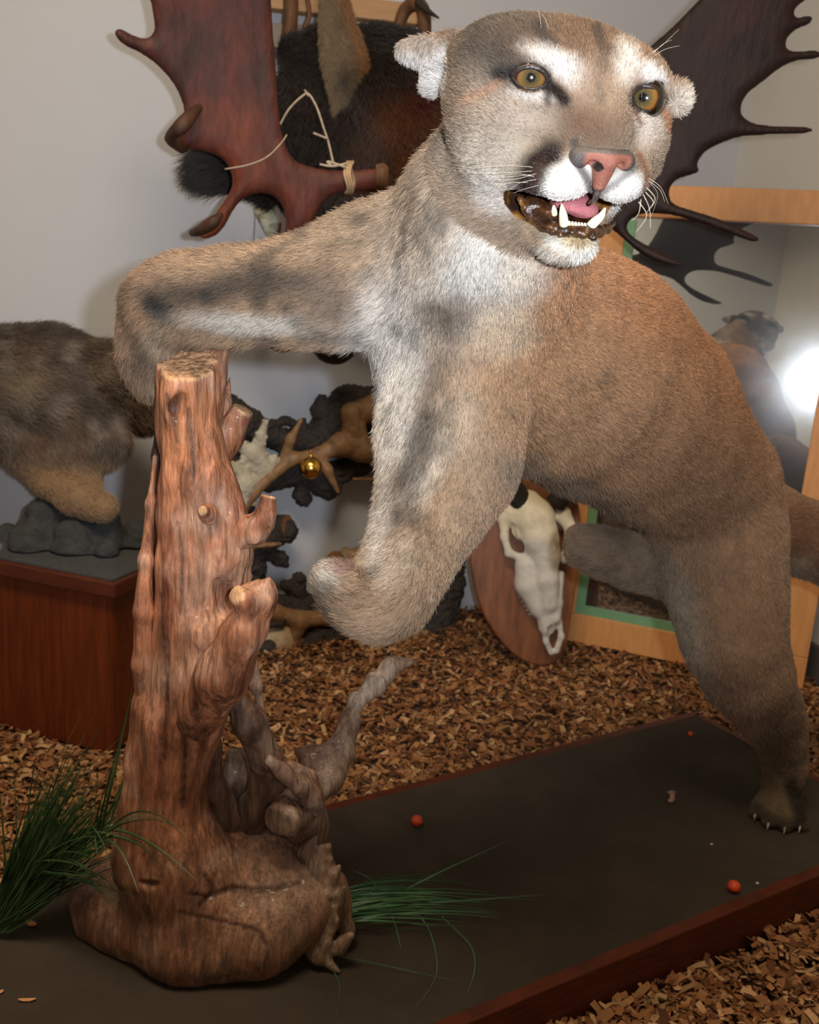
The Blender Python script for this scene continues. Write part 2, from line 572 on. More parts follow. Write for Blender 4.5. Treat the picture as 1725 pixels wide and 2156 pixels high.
def ground_h(x, y):
    q = np.stack([x * 3.1, y * 3.1, x * 0], 1)
    q2 = np.stack([x * 14, y * 14, x * 0 + 4], 1)
    return 0.004 + 0.012 * fbm(q, 3) + 0.006 * fbm(q2, 2)
gx = np.linspace(-3.2, 3.2, 260); gy = np.linspace(-2.8, 3.5, 260)
GX, GY = np.meshgrid(gx, gy, indexing='ij')
fv = np.stack([GX.ravel(), GY.ravel(), ground_h(GX.ravel(), GY.ravel()) - 0.006], 1)
ii = np.arange(260 * 260).reshape(260, 260)
ff = np.stack([ii[:-1, :-1], ii[1:, :-1], ii[1:, 1:], ii[:-1, 1:]], -1).reshape(-1, 4)
structure(mesh_obj('floor', fv, ff, MAT_FLOOR))
# baseboard of the right wall
bb = MB()
c_ = (KC + WR1) / 2; Lb = np.linalg.norm(WR1 - KC) / 2
bb.box((c_[0] + nR[0] * 0.008, c_[1] + nR[1] * 0.008, 0.05), (Lb, 0.008, 0.05), [np.append(WR_D, 0), np.append(nR, 0), [0, 0, 1]])
structure(bb.build('baseboard_right', mat_plain('baseboard_grey', (92, 86, 84), rough=0.6), smooth=False))

# ------------------------------------------------------------------ display board
BA = radians(-147.5)
bl = np.array([cos(BA), sin(BA), 0]); bw = np.array([-sin(BA), cos(BA), 0]) * 1.0
bw = bw if bw[1] < 0 else -bw
BZ = 0.09
bcorner = G(1465, 1495, BZ)
f1 = G(1725, 1845, BZ); f2 = G(1002, 2140, BZ)
BW = 0.5 * (((f1 - bcorner) @ bw) + ((f2 - bcorner) @ bw))
BL = 1.95
board = empty('low_plinth', bcorner + bl * BL / 2 + bw * BW / 2 - np.array([0, 0, BZ]), 'long low display board with a dark gritty top and red-brown wooden edge, under the cougar', 'plinth')
MAT_BTOP = mat_plain('board_grit', (68, 58, 49), rough=0.9, spec=0.25, c2=(82, 71, 60), c3=(74, 64, 54), scale=9, bump=0.9, bscale=900)
def add_specks(m, dens=220.0, col=(190, 170, 140), thr=0.055):
    nt = m.node_tree; b = nt.nodes['Principled BSDF']
    src = b.inputs['Base Color'].links[0].from_socket
    tc = nt.nodes.new('ShaderNodeTexCoord'); v = nt.nodes.new('ShaderNodeTexVoronoi'); v.inputs['Scale'].default_value = dens
    nt.links.new(tc.outputs['Object'], v.inputs['Vector'])
    n = nt.nodes.new('ShaderNodeTexNoise'); n.inputs['Scale'].default_value = 37; nt.links.new(tc.outputs['Object'], n.inputs['Vector'])
    a = nt.nodes.new('ShaderNodeMath'); a.operation = 'LESS_THAN'
    mul = nt.nodes.new('ShaderNodeMath'); mul.operation = 'MULTIPLY'; mul.inputs[1].default_value = thr * 2.2
    pw = nt.nodes.new('ShaderNodeMath'); pw.operation = 'POWER'; pw.inputs[1].default_value = 2.0
    nt.links.new(n.outputs['Fac'], pw.inputs[0]); nt.links.new(pw.outputs[0], mul.inputs[0])
    nt.links.new(v.outputs['Distance'], a.inputs[0]); nt.links.new(mul.outputs[0], a.inputs[1])
    mx = nt.nodes.new('ShaderNodeMix'); mx.data_type = 'RGBA'; mx.inputs[7].default_value = rgba(col)
    nt.links.new(a.outputs[0], mx.inputs[0]); nt.links.new(src, mx.inputs[6]); nt.links.new(mx.outputs[2], b.inputs['Base Color'])
add_specks(MAT_BTOP)
MAT_BRIM = mat_plain('board_edge_wood', (96, 42, 20), rough=0.62, c2=(62, 27, 14), scale=14, stretch=(1.2, 1.2, 14), coat=0.0, spec=0.25, rot=(0, 0, 0), bump=0.1)
Bb = [bl, bw, np.array([0, 0, 1.0])]
cx = bcorner + bl * BL / 2 + bw * BW / 2
mb = MB(); mb.box((cx[0], cx[1], BZ - 0.018), (BL / 2 - 0.012, BW / 2 - 0.012, 0.018 - 0.0015), Bb)
mb.build('board_top', MAT_BTOP, board, smooth=False)
mb = MB(); mb.box((cx[0], cx[1], BZ - 0.045), (BL / 2 - 0.03, BW / 2 - 0.03, 0.008), Bb)
mb.build('board_bottom', MAT_BRIM, board, smooth=False)
for s, ax in ((-1, 0), (1, 0), (-1, 1), (1, 1)):
    hl = [BL / 2, 0.011, 0.044] if ax else [0.011, BW / 2 - 0.011, 0.044]
    off = (bw * s * (BW / 2 - 0.011)) if ax else (bl * s * (BL / 2 - 0.011))
    mb = MB(); mb.box((cx[0] + off[0], cx[1] + off[1], 0.045), hl, Bb)
    mb.build('edge_strip', MAT_BRIM, board, smooth=False, bevel=0.003)

# ------------------------------------------------------------------ the mounted cougar
def pr(rpx, d): return rpx * d / F

# head basis: x to the cat's left, y forward to the nose, z up
Eo = P(1240, 184, 0.845)
_b = -nrm(ray(1240, 184)); _r = nrm(RT - (RT @ _b) * _b); _u = np.cross(_b, _r)
RH, YA, PI_ = radians(5), radians(27), radians(10)
_r2 = cos(RH) * _r - sin(RH) * _u; _u2 = cos(RH) * _u + sin(RH) * _r
_fy = cos(YA) * _b + sin(YA) * _r2; HX = cos(YA) * _r2 - sin(YA) * _b
HY = cos(PI_) * _fy - sin(PI_) * _u2; HZ = cos(PI_) * _u2 + sin(PI_) * _fy
HB = np.array([HX, HY, HZ])
def H(x, y, z): return Eo + (x * HX + y * HY + z * HZ) * 0.001

# where the surface lies under a pixel, for features that sit on the face
body_prims = []
def chain(Fd, pts, k, ftag=None):
    for a, b in zip(pts[:-1], pts[1:]):
        A = P(a[0], a[1], a[2]); Bq = P(b[0], b[1], b[2])
        Fd.cap(A, Bq, pr(a[3], a[2]), pr(b[3], b[2]), k)

C_TORSO = [(1005, 690, 1.13, 182), (1075, 712, 1.19, 212), (1172, 765, 1.29, 232), (1272, 832, 1.40, 215), (1375, 912, 1.53, 182), (1478, 1010, 1.66, 150)]
C_SHOULD = [(1150, 685, 1.20, 175), (1268, 735, 1.34, 168), (1375, 835, 1.50, 152), (1458, 950, 1.64, 114), (1525, 1070, 1.70, 100)]
C_NECK = [(1120, 330, 0.96, 165), (1060, 440, 1.00, 180), (1000, 560, 1.06, 185), (980, 680, 1.12, 180)]
C_RARM = [(860, 565, 1.10, 140), (790, 578, 1.09, 128), (700, 605, 1.08, 104), (600, 615, 1.09, 86), (480, 620, 1.11, 80), (380, 628, 1.13, 74), (335, 645, 1.14, 68)]
C_RPAW = [(335, 645, 1.14, 68), (316, 700, 1.16, 57), (312, 750, 1.17, 50), (314, 785, 1.18, 34)]
C_LARM = [(950, 800, 1.10, 145), (950, 900, 1.09, 138), (945, 985, 1.08, 128), (905, 1085, 1.05, 96), (862, 1180, 1.01, 76), (820, 1250, 0.98, 66), (785, 1275, 0.97, 60)]
C_LPAW = [(790, 1272, 0.97, 60), (745, 1262, 0.96, 48), (710, 1228, 0.96, 34), (694, 1214, 0.955, 22)]
C_LHIND = [(1490, 1040, 1.68, 140), (1515, 1140, 1.68, 127), (1532, 1250, 1.69, 112), (1545, 1340, 1.70, 98), (1575, 1420, 1.73, 84), (1615, 1490, 1.77, 62), (1645, 1550, 1.80, 43), (1653, 1610, 1.83, 36), (1650, 1655, 1.84, 35)]
C_RHIND = [(1450, 1110, 1.74, 110), (1400, 1175, 1.76, 72), (1330, 1180, 1.74, 50), (1265, 1160, 1.72, 44), (1232, 1146, 1.71, 42)]
C_TAIL = [(1590, 1090, 1.80, 90), (1690, 1130, 1.86, 72), (1800, 1195, 1.93, 62), (1900, 1290, 2.0, 56), (1960, 1420, 2.05, 52), (2000, 1560, 2.08, 46)]
foot_c = G(1640, 1722, BZ)

def build_cougar(Fd, fine):
    chain(Fd, C_TORSO, 0.02); chain(Fd, C_SHOULD, 0.03)
    chain(Fd, C_NECK, 0.05)
    chain(Fd, C_RARM, 0.035); chain(Fd, C_RPAW, 0.02)
    chain(Fd, C_LARM, 0.035); chain(Fd, C_LPAW, 0.02)
    chain(Fd, C_LHIND, 0.035); chain(Fd, C_RHIND, 0.03); chain(Fd, C_TAIL, 0.03)
    # hock point standing out at the back of the shank
    chain(Fd, [(1640, 1470, 1.82, 44), (1662, 1520, 1.87, 30), (1668, 1580, 1.86, 26)], 0.03)
    # heel pads and toes of the right (raised) forepaw hooked round the stump
    for (x, y, d, r) in ((288, 775, 1.165, 24), (300, 805, 1.17, 20), (318, 818, 1.175, 17), (340, 770, 1.19, 24)):
        Fd.ell(P(x, y, d), (pr(r, d),) * 3, None, 0.012)
    # curled left forepaw: toes folded up beside the forearm
    for a, b_ in (((716, 1250, 0.95, 24), (696, 1216, 0.948, 16)), ((734, 1238, 0.94, 22), (718, 1202, 0.938, 16)), ((752, 1230, 0.935, 20), (742, 1202, 0.932, 14)), ((706, 1272, 0.965, 24), (686, 1240, 0.965, 15))):
        chain(Fd, [a, b_], 0.008)
    Fd.ell(P(856, 1284, 1.0), (pr(36, 1.0), pr(30, 1.0), pr(30, 1.0)), None, 0.02)
    # hind foot on the board: heel, four toes
    fc = foot_c
    fdir = nrm(np.array([-0.42, -0.9, 0])); fs = np.array([fdir[1], -fdir[0], 0]) * -1
    Fd.cap(fc + np.array([0.005, 0.03, 0.045]), fc - fdir * 0.0 + np.array([0, 0, 0.022]), 0.030, 0.028, 0.02)
    for k_, (s_, f_) in enumerate(((-0.036, 0.012), (-0.013, 0.032), (0.013, 0.030), (0.035, 0.010))):
        c0 = fc + fs * s_ * 0.8 + fdir * (f_ - 0.02) + np.array([0, 0, 0.026])
        c1 = fc + fs * s_ * 1.1 + fdir * (f_ + 0.012) + np.array([0, 0, 0.0145])
        Fd.cap(c0, c1, 0.0165, 0.0145, 0.007)
    Fd.plane((0, 0, BZ + 0.0006), (0, 0, -1), 0.0015) if not fine else None
    # raised far hind paw toes
    for dy in (-22, 0, 22):
        Fd.ell(P(1212, 1146 + dy, 1.71), (pr(17, 1.71),) * 3, None, 0.012)
    # head
    Fd.ell(H(0, -55, -25), (0.098, 0.093, 0.070), HB, 0.02)
    for s in (-1, 1):
        Fd.ell(H(s * 44, -14, 12), (0.034, 0.030, 0.018), HB, 0.022)
        Fd.ell(H(s * 66, -32, -56), (0.034, 0.050, 0.044), HB, 0.025)
        Fd.ell(H(s * 52, -2, -34), (0.028, 0.020, 0.022), HB, 0.02)
    Fd.cap(H(0, -16, -4), H(0, 38, -32), 0.033, 0.026, 0.018)
    for s in (-1, 1):
        Fd.ell(H(s * 26, 36, -65), (0.029, 0.027, 0.0215), HB, 0.008)
        Fd.ell(H(s * 46, 10, -64), (0.024, 0.032, 0.026), HB, 0.014)
    # lower jaw
    for s in (-1, 1):
        Fd.cap(H(s * 46, -42, -108), H(s * 10, 14, -130), 0.027, 0.018, 0.015)
    Fd.ell(H(0, 26, -131), (0.027, 0.021, 0.0155), HB, 0.010)
    Fd.ell(H(-56, -66, 2), (0.038, 0.040, 0.032), HB, 0.03)
    Fd.ell(H(-78, -60, -18), (0.022, 0.030, 0.032), HB, 0.03)
    Fd.ell(H(0, -50, -95), (0.06, 0.045, 0.04), HB, 0.03)
    # open mouth
    for c, r in MOUTH:
        Fd.ell(H(*c), [q * 0.001 for q in r], HB, 0.005, 'sub')
    # philtrum groove
    Fd.cap(H(0, 67, -62), H(0, 64, -86), 0.002, 0.003, 0.005, 'sub')
    # ears, laid back
    e1 = [_r, _u, _b]
    def rotb(a): return [cos(a) * _r + sin(a) * _u, -sin(a) * _r + cos(a) * _u, _b]
    de = 0.90
    Fd.ell(P(900, 110, de), (pr(68, de), pr(32, de), 0.011), rotb(radians(-4)), 0.012)
    Fd.ell(P(945, 130, de + 0.01), (pr(34, de), pr(58, de), 0.018), rotb(radians(-10)), 0.016)
    Fd.ell(P(922, 152, de), (pr(30, de), pr(52, de), 0.011), rotb(radians(-30)), 0.012)
    Fd.ell(P(900, 138, de - 0.022), (pr(50, de), pr(24, de), 0.013), rotb(radians(-25)), 0.006, 'sub')
    dr = 0.865
    Fd.ell(P(1432, 204, dr), (pr(24, dr), pr(33, dr), 0.015), rotb(radians(10)), 0.012)

MOUTH = [((0, 34, -98), (34, 44, 17)), ((-33, 10, -96), (25, 34, 19)), ((36, 12, -102), (20, 32, 13))]

# one continuous surface: the body at 5.5 mm, the head region at 2.3 mm
hc_ = H(0, -40, -30)
FB = Field((-0.42, 0.55, 0.02), (1.38, 2.25, 1.42), 0.0065)
build_cougar(FB, False)
hlo = np.min([H(sx * 150, sy, sz) for sx in (-1, 1) for sy in (-170, 85) for sz in (-150, 85)], 0)
hhi = np.max([H(sx * 150, sy, sz) for sx in (-1, 1) for sy in (-170, 85) for sz in (-150, 85)], 0)
FH = Field(hlo, hhi, 0.0022)
build_cougar(FH, True)

def on_skin(px, py, d0=0.70, d1=1.05, Fd=None):
    """the first point of the head's surface seen through a point of the photograph"""
    t = np.linspace(d0, d1, 1200)
    pts = CAM + ray(px, py)[None] * t[:, None]
    v = (FH if Fd is None else Fd).sample(pts)
    i = np.argmax(v < 0)
    return pts[i], t[i]

ER = 0.0170
EYEPX = [(1118, 164, 35, 22.5, 6, (1119, 163)), (1361, 207, 31, 25, 4, (1355, 205))]
EYES = []
for ex, ey, ea, eb, ean, _g in EYEPX:
    sp, sd = on_skin(ex, ey)
    vd = nrm(ray(ex, ey))
    cc = sp + vd * 0.0145
    EYES.append(cc)
    exa = nrm(RT * cos(radians(ean)) - UP * sin(radians(ean)) * 1.0); eya = nrm(np.cross(exa, vd))
    FH.ell(sp, (pr(ea, sd), pr(eb, sd), 0.016), [exa, eya, nrm(np.cross(exa, eya))], 0.003, 'sub')
print('eye local', [((c - Eo) @ HB.T * 1000).round(1) for c in EYES])
Vb, Qb = FB.mesh(); Vb = relax(Vb, Qb, 1)
Vh, Qh = FH.mesh(); Vh = relax(Vh, Qh, 1, 0.4)
# the seam: body faces stay outside the head box, head faces inside it
m_ = 0.010
inb = ((Vb > hlo + m_) & (Vb < hhi - m_)).all(1)
Qb = Qb[~inb[Qb].all(1)]
use = np.zeros(len(Vb), bool); use[Qb.ravel()] = True
remap = np.cumsum(use) - 1
Vb = Vb[use]; Qb = remap[Qb]
NVb = len(Vb)
CV = np.concatenate([Vb, Vh]); CQ = np.concatenate([Qb, Qh + NVb])
CN = vnormals(CV, CQ)
print('cougar verts', len(CV))
# paint
cpx, cpy, cd = proj(CV)
loc = ((CV - Eo) @ HB.T) * 1000.0
is_head = (np.linalg.norm((loc - np.array([0, -40, -45])) / np.array([127, 122, 108]), axis=1) < 1.06)
is_head |= (np.linalg.norm(loc - np.array([0, 24, -128]), axis=1) < 34)
nz = fbm(CV * 22, 4); nz2 = fbm(CV * 60 + 9, 3); nz3 = fbm(CV * 9 + 3, 3)
wx = cpx + 14 * nz + 7 * nz2; wy = cpy + 14 * fbm(CV * 22 + 50, 4) + 7 * fbm(CV * 60 + 70, 3)

col = np.tile(lin(156, 128, 102), (len(CV), 1))
def blend(w, c):
    global col
    col = col * (1 - w[:, None]) + np.asarray(lin(*c))[None] * w[:, None]
def ss(a, b, x):
    t = np.clip((x - a) / (b - a), 0, 1); return t * t * (3 - 2 * t)
def blob(x, y, rx, ry, ang, c, a=1.0, soft=0.5, mask=None, warp=1.0, facing=True):
    X = cpx + (wx - cpx) * warp - x; Y = cpy + (wy - cpy) * warp - y
    an = radians(ang)
    u = (X * cos(an) + Y * sin(an)) / rx; v = (-X * sin(an) + Y * cos(an)) / ry
    w = (1 - ss(1 - soft, 1 + soft, np.sqrt(u * u + v * v))) * a
    if mask is not None: w = w * mask
    blend(w, c)
def line(pts, wpx, c, a=1.0, mask=None, soft=0.6, warp=0.4):
    X = cpx + (wx - cpx) * warp; Y = cpy + (wy - cpy) * warp
    best = np.full(len(CV), 1e9)
    for (x0, y0), (x1, y1) in zip(pts[:-1], pts[1:]):
        dx, dy = x1 - x0, y1 - y0
        t = np.clip(((X - x0) * dx + (Y - y0) * dy) / (dx * dx + dy * dy), 0, 1)
        best = np.minimum(best, np.hypot(X - x0 - t * dx, Y - y0 - t * dy))
    w = (1 - ss(1 - soft, 1 + soft, best / wpx)) * a
    if mask is not None: w = w * mask
    blend(w, c)

hd = is_head.astype(float); bd = 1 - hd
near = ss(1.25, 1.1, cd)
# body: warm tan back, greyer flank and legs
blob(1330, 620, 260, 230, 50, (180, 130, 92), 0.95, 0.7, bd)
blob(1500, 800, 160, 260, -25, (162, 112, 74), 0.9, 0.7, bd)
blob(1200, 850, 230, 180, 30, (176, 136, 100), 0.8, 0.7, bd)
blob(1400, 950, 220, 160, 40, (160, 122, 90), 0.7, 0.7, bd)
blob(1540, 1300, 130, 300, 0, (148, 114, 86), 0.85, 0.6, bd)
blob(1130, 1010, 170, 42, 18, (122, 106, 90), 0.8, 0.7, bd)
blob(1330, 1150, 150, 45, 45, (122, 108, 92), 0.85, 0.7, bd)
blob(1440, 1330, 45, 120, -12, (168, 150, 128), 0.8, 0.6, bd)
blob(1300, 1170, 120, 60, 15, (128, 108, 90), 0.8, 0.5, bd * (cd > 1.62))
blob(1655, 1560, 50, 90, 0, (98, 78, 62), 0.8, 0.6, bd)
blob(1645, 1700, 90, 60, 0, (104, 88, 68), 0.9, 0.5, bd)
line([(1668, 1650), (1688, 1720)], 15, (40, 36, 30), 0.9, bd)
line([(1590, 1700), (1640, 1735), (1690, 1735)], 14, (40, 36, 30), 0.7, bd)
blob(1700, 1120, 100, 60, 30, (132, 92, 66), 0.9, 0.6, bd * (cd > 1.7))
blob(1690, 1205, 80, 22, 25, (170, 150, 130), 0.7, 0.6, bd * (cd > 1.7))
# shoulder, neck, chest
blob(800, 480, 160, 80, -25, (158, 136, 112), 0.9, 0.6, bd * near)
blob(960, 560, 130, 190, 10, (186, 176, 164), 0.75, 0.7, bd * near)
blob(1010, 560, 100, 90, 0, (222, 218, 212), 0.85, 0.7, bd * near)
blob(900, 480, 60, 110, 10, (164, 146, 126), 0.7, 0.7, bd * near)
line([(884, 395), (872, 440), (858, 470), (860, 500), (842, 530), (846, 560), (838, 600)], 5.5, (72, 58, 46), 0.8, bd * near, warp=0.7)  # dark line painted in as the shade of the neck fold
blob(880, 400, 26, 60, 15, (120, 100, 80), 0.7, 0.8, bd * near)
blob(1100, 560, 60, 60, 0, (200, 188, 174), 0.7, 0.6, bd * near)
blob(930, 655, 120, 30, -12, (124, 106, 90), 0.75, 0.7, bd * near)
blob(1060, 700, 60, 50, 0, (206, 184, 158), 0.8, 0.7, bd * near)
blob(800, 700, 70, 130, 10, (206, 198, 190), 0.85, 0.6, bd * near)
blob(850, 830, 60, 130, -5, (212, 206, 198), 0.85, 0.6, bd * near)
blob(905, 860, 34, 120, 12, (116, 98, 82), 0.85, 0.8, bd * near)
blob(960, 900, 50, 80, 20, (196, 184, 168), 0.6, 0.7, bd * near)
blob(830, 960, 40, 90, 5, (196, 188, 178), 0.8, 0.7, bd * near)
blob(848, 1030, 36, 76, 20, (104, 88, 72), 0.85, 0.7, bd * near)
blob(805, 1110, 22, 80, 10, (186, 176, 166), 0.8, 0.6, bd * near)
blob(900, 1010, 30, 80, 25, (206, 196, 184), 0.6, 0.7, bd * near)
blob(930, 1150, 60, 150, 30, (158, 136, 114), 0.7, 0.7, bd * near)
blob(1010, 960, 60, 120, 20, (158, 134, 110), 0.6, 0.7, bd * near)
blob(830, 1180, 40, 60, 20, (180, 166, 150), 0.6, 0.7, bd * near)
blob(700, 1220, 26, 34, 0, (206, 198, 184), 0.8, 0.5, bd * near)
blob(722, 1200, 24, 9, 0, (150, 112, 108), 0.6, 0.5, bd * near)
line([(748, 1188), (744, 1216), (732, 1236)], 5, (96, 66, 54), 0.8, bd * near)  # shade of the crease between paw and forearm, painted into the coat
line([(700, 1225), (706, 1250), (716, 1268)], 4, (120, 98, 80), 0.6, bd * near)
# raised foreleg
blob(480, 560, 240, 38, -4, (168, 138, 110), 0.9, 0.6, bd * near)
blob(290, 660, 34, 130, 8, (162, 128, 100), 0.8, 0.6, bd * near)
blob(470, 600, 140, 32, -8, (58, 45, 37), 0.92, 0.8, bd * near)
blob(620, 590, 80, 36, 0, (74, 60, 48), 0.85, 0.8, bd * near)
blob(337, 642, 34, 26, 20, (26, 20, 17), 1.0, 0.6, bd * near)
blob(540, 680, 150, 22, 6, (206, 198, 188), 0.9, 0.6, bd * near)
blob(680, 690, 50, 34, 10, (150, 132, 114), 0.7, 0.6, bd * near)
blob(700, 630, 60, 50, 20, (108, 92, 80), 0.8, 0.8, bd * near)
blob(335, 720, 30, 30, 0, (178, 160, 136), 0.6, 0.6, bd * near)
blob(320, 770, 26, 20, 0, (112, 94, 78), 0.7, 0.6, bd * near)
# head
blend(hd * 0.999, (140, 120, 101))
blob(1040, 110, 90, 100, 10, (66, 55, 46), 0.95, 0.7, hd)
blob(1150, 75, 110, 40, 0, (88, 70, 56), 0.9, 0.6, hd)
blob(1250, 85, 90, 55, 10, (112, 82, 60), 0.9, 0.6, hd)
line([(1140, 60), (1160, 95)], 14, (50, 38, 30), 0.8, hd)
line([(1262, 70), (1272, 110), (1268, 150)], 12, (54, 42, 34), 0.8, hd)
blob(1370, 130, 60, 70, 30, (138, 108, 84), 0.8, 0.6, hd)
blob(1165, 122, 62, 22, 20, (210, 202, 196), 0.95, 0.6, hd)
blob(1195, 150, 40, 26, 30, (216, 208, 204), 0.9, 0.7, hd)
blob(1316, 135, 26, 46, 8, (222, 214, 206), 0.95, 0.6, hd)
blob(1372, 158, 34, 24, 45, (220, 212, 208), 0.9, 0.5, hd)
blob(1255, 210, 60, 80, 10, (144, 122, 104), 0.8, 0.7, hd)
line([(1262, 180), (1268, 215)], 9, (104, 92, 80), 0.6, hd)
blob(1240, 262, 66, 42, 15, (88, 66, 52), 0.85, 0.8, hd)
blob(1000, 280, 80, 110, 0, (162, 146, 130), 0.75, 0.7, hd)
blob(1040, 330, 90, 60, 10, (178, 166, 152), 0.8, 0.7, hd)
blob(1100, 235, 60, 40, 20, (170, 156, 144), 0.7, 0.7, hd)
blob(1130, 205, 50, 14, 10, (206, 196, 190), 0.8, 0.6, hd)
blob(960, 210, 34, 60, 10, (120, 98, 78), 0.7, 0.7, hd)
line([(985, 215), (1040, 190), (1062, 165)], 10, (160, 122, 96), 0.7, hd)
blob(1395, 300, 30, 100, 5, (164, 142, 122), 0.8, 0.6, hd)
blob(1365, 260, 26, 50, 0, (204, 190, 178), 0.8, 0.6, hd)
line([(1398, 235), (1410, 275)], 7, (166, 108, 70), 0.8, hd)
line([(1340, 240), (1350, 262)], 6, (120, 82, 62), 0.8, hd)
# dark eye corners and tear marks
line([(1052, 158), (1085, 157)], 14, (26, 20, 18), 1.0, hd, warp=0.1)
line([(1085, 150), (1100, 140), (1125, 136), (1148, 150)], 7, (40, 30, 28), 0.9, hd, warp=0.1)
line([(1146, 172), (1172, 194), (1187, 212)], 15, (38, 28, 24), 1.0, hd, warp=0.25)
line([(1152, 190), (1152, 216)], 8, (50, 38, 32), 0.8, hd, warp=0.3)
line([(1380, 182), (1396, 208), (1384, 230)], 12, (28, 22, 22), 1.0, hd, warp=0.1)
line([(1330, 218), (1340, 238)], 5, (96, 74, 62), 0.8, hd, warp=0.3)
# dark rims of the eyelids
blob(1119, 164, 43, 29, 6, (24, 19, 18), 1.0, 0.12, hd, warp=0.15)
blob(1363, 208, 38, 33, 4, (24, 19, 18), 1.0, 0.12, hd, warp=0.15)
# muzzle
blob(1190, 385, 82, 50, -14, (236, 232, 226), 0.97, 0.35, hd)
blob(1320, 410, 46, 50, 20, (234, 230, 226), 0.95, 0.4, hd)
line([(1158, 322), (1128, 342), (1112, 380), (1112, 420)], 31, (30, 18, 16), 1.0, hd, soft=0.6, warp=0.7)
blob(1128, 378, 20, 34, 10, (66, 48, 42), 0.9, 0.7, hd)
line([(1350, 330), (1366, 375), (1360, 410)], 8, (128, 88, 64), 0.8, hd)
line([(1210, 300), (1216, 345), (1240, 385), (1255, 420)], 9, (84, 78, 76), 0.85, hd, warp=0.1)
line([(1340, 350), (1300, 385), (1262, 408)], 8, (96, 90, 86), 0.7, hd, warp=0.1)
blob(1205, 520, 62, 26, 5, (226, 222, 214), 0.95, 0.5, hd)
blob(1212, 500, 26, 12, 0, (206, 172, 112), 0.7, 0.7, hd)
blob(1040, 400, 55, 36, 40, (204, 196, 188), 0.8, 0.6, hd)
line([(1085, 405), (1130, 500), (1200, 540)], 8, (150, 122, 92), 0.6, hd)
# ears
ear = ((cpx < 945) & (cpy > 30) & (cpy < 215) & (cd < 1.0)).astype(float)
blob(890, 140, 70, 60, 0, (206, 202, 200), 0.9, 0.4, ear)
blob(880, 92, 60, 18, 0, (150, 136, 124), 0.8, 0.6, ear)
ear2 = ((cpx > 1412) & (cpy > 150) & (cpy < 250) & (cd < 1.0)).astype(float)
blob(1440, 210, 34, 34, 0, (190, 178, 164), 0.9, 0.4, ear2)
# fine mottling of the coat, everywhere
mot = 1 + 0.26 * nz2 + 0.12 * nz + 0.10 * fbm(CV * 130, 2)
gr = np.where(cd < 1.25, 1.0, 0.5)
mot2 = 1 - 0.55 * gr * (1 - hd) * ss(0.05, 0.45, fbm(CV * np.array([30, 30, 30]) + 5, 3)) * ss(1040, 900, cpx)
col = np.clip(col * (mot * mot2)[:, None], 0, 1)

# bare, wet lining of the mouth
def cav(c, r, g=1.12):
    q = (loc - np.array(c)) / np.array(r)
    return (q * q).sum(1) < g * g
mouth = np.zeros(len(CV), bool)
for c, r in MOUTH:
    mouth |= cav(c, r)
mouth &= (np.arange(len(CV)) >= NVb)
gold = ss(-0.1, 0.5, fbm(CV * 90, 4))
mc = lin(44, 26, 16)[None] * (1 - gold[:, None]) + lin(132, 90, 38)[None] * gold[:, None]
col[mouth] = mc[mouth]
sock = np.zeros(len(CV), bool)
for c in EYES:
    sock |= np.linalg.norm(CV - c, axis=1) < 0.0178
col[sock] = lin(22, 18, 16)

# flow of the coat: along limbs and trunk, backwards on the head
flow = np.zeros_like(CV); wsum = np.zeros(len(CV))
for ch in (C_TORSO, C_NECK, C_RARM, C_RPAW, C_LARM, C_LPAW, C_LHIND, C_RHIND, C_TAIL):
    for a, b in zip(ch[:-1], ch[1:]):
        A = P(*a[:3]); Bq = P(*b[:3]); ab = Bq - A
        t = np.clip((CV - A) @ ab / (ab @ ab), 0, 1)
        dd = np.linalg.norm(CV - A - t[:, None] * ab, axis=1) - (pr(a[3], a[2]) * (1 - t) + pr(b[3], b[2]) * t)
        w = np.exp(-np.maximum(dd, 0) / 0.012)
        flow += w[:, None] * nrm(ab); wsum += w
flow += np.array([0, 0, -0.25])
hf = CV - H(0, 75, -50); hf /= np.linalg.norm(hf, axis=1, keepdims=True)
flow = np.where(is_head[:, None], hf, flow / (np.linalg.norm(flow, axis=1, keepdims=True) + 1e-6))
flow += 0.25 * np.stack([fbm(CV * 14 + s, 2) for s in (0, 40, 80)], 1)
# length of the coat
ln = np.full(len(CV), 0.0075)
ln += 0.0055 * near * bd * ss(1000, 850, cpx)
ln += 0.010 * bd * np.clip(-CN[:, 2], 0, 1) * (cd > 1.1)
frontness = ss(-40, 50, loc[:, 1])
ln = np.where(is_head, 0.0075 - 0.0040 * frontness, ln)
ln = np.where(is_head & (loc[:, 2] < -118), 0.008, ln)
ln = np.where((ear > 0) | (ear2 > 0), 0.0075, ln)
ln[mouth | sock] = 0
ln = np.where(cpy > 1620, 0.006, ln)
# nose leather area stays bare
nose_loc = np.array([0, 62, -50])
bare = (((loc - nose_loc) / np.array([27, 14, 15])) ** 2).sum(1) < 1
ln[bare] = 0
dens = np.where(is_head, 3.2, np.where(cd < 1.25, 1.6, 1.0))
dens = dens * np.where(((CN * (CAM - CV)).sum(1) < -0.15), 0.35, 1.0)
colskin = col * np.where(mouth | sock, 1.0, 0.8)[:, None]

cougar = empty('mounted_cougar', (foot_c[0] - 0.3, foot_c[1] - 0.2, BZ), 'life-size tan cougar mount with open mouth, one forepaw hooked over a driftwood stump', 'taxidermy cougar')
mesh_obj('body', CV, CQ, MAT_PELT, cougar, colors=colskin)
grow_fur('fur', cougar, CV, CQ, CN, flow, ln, col, FURN, dens, rad=0.00023, lift=0.42, jit=0.24, tipdark=0.24, cvar=0.30, clump=0.30)

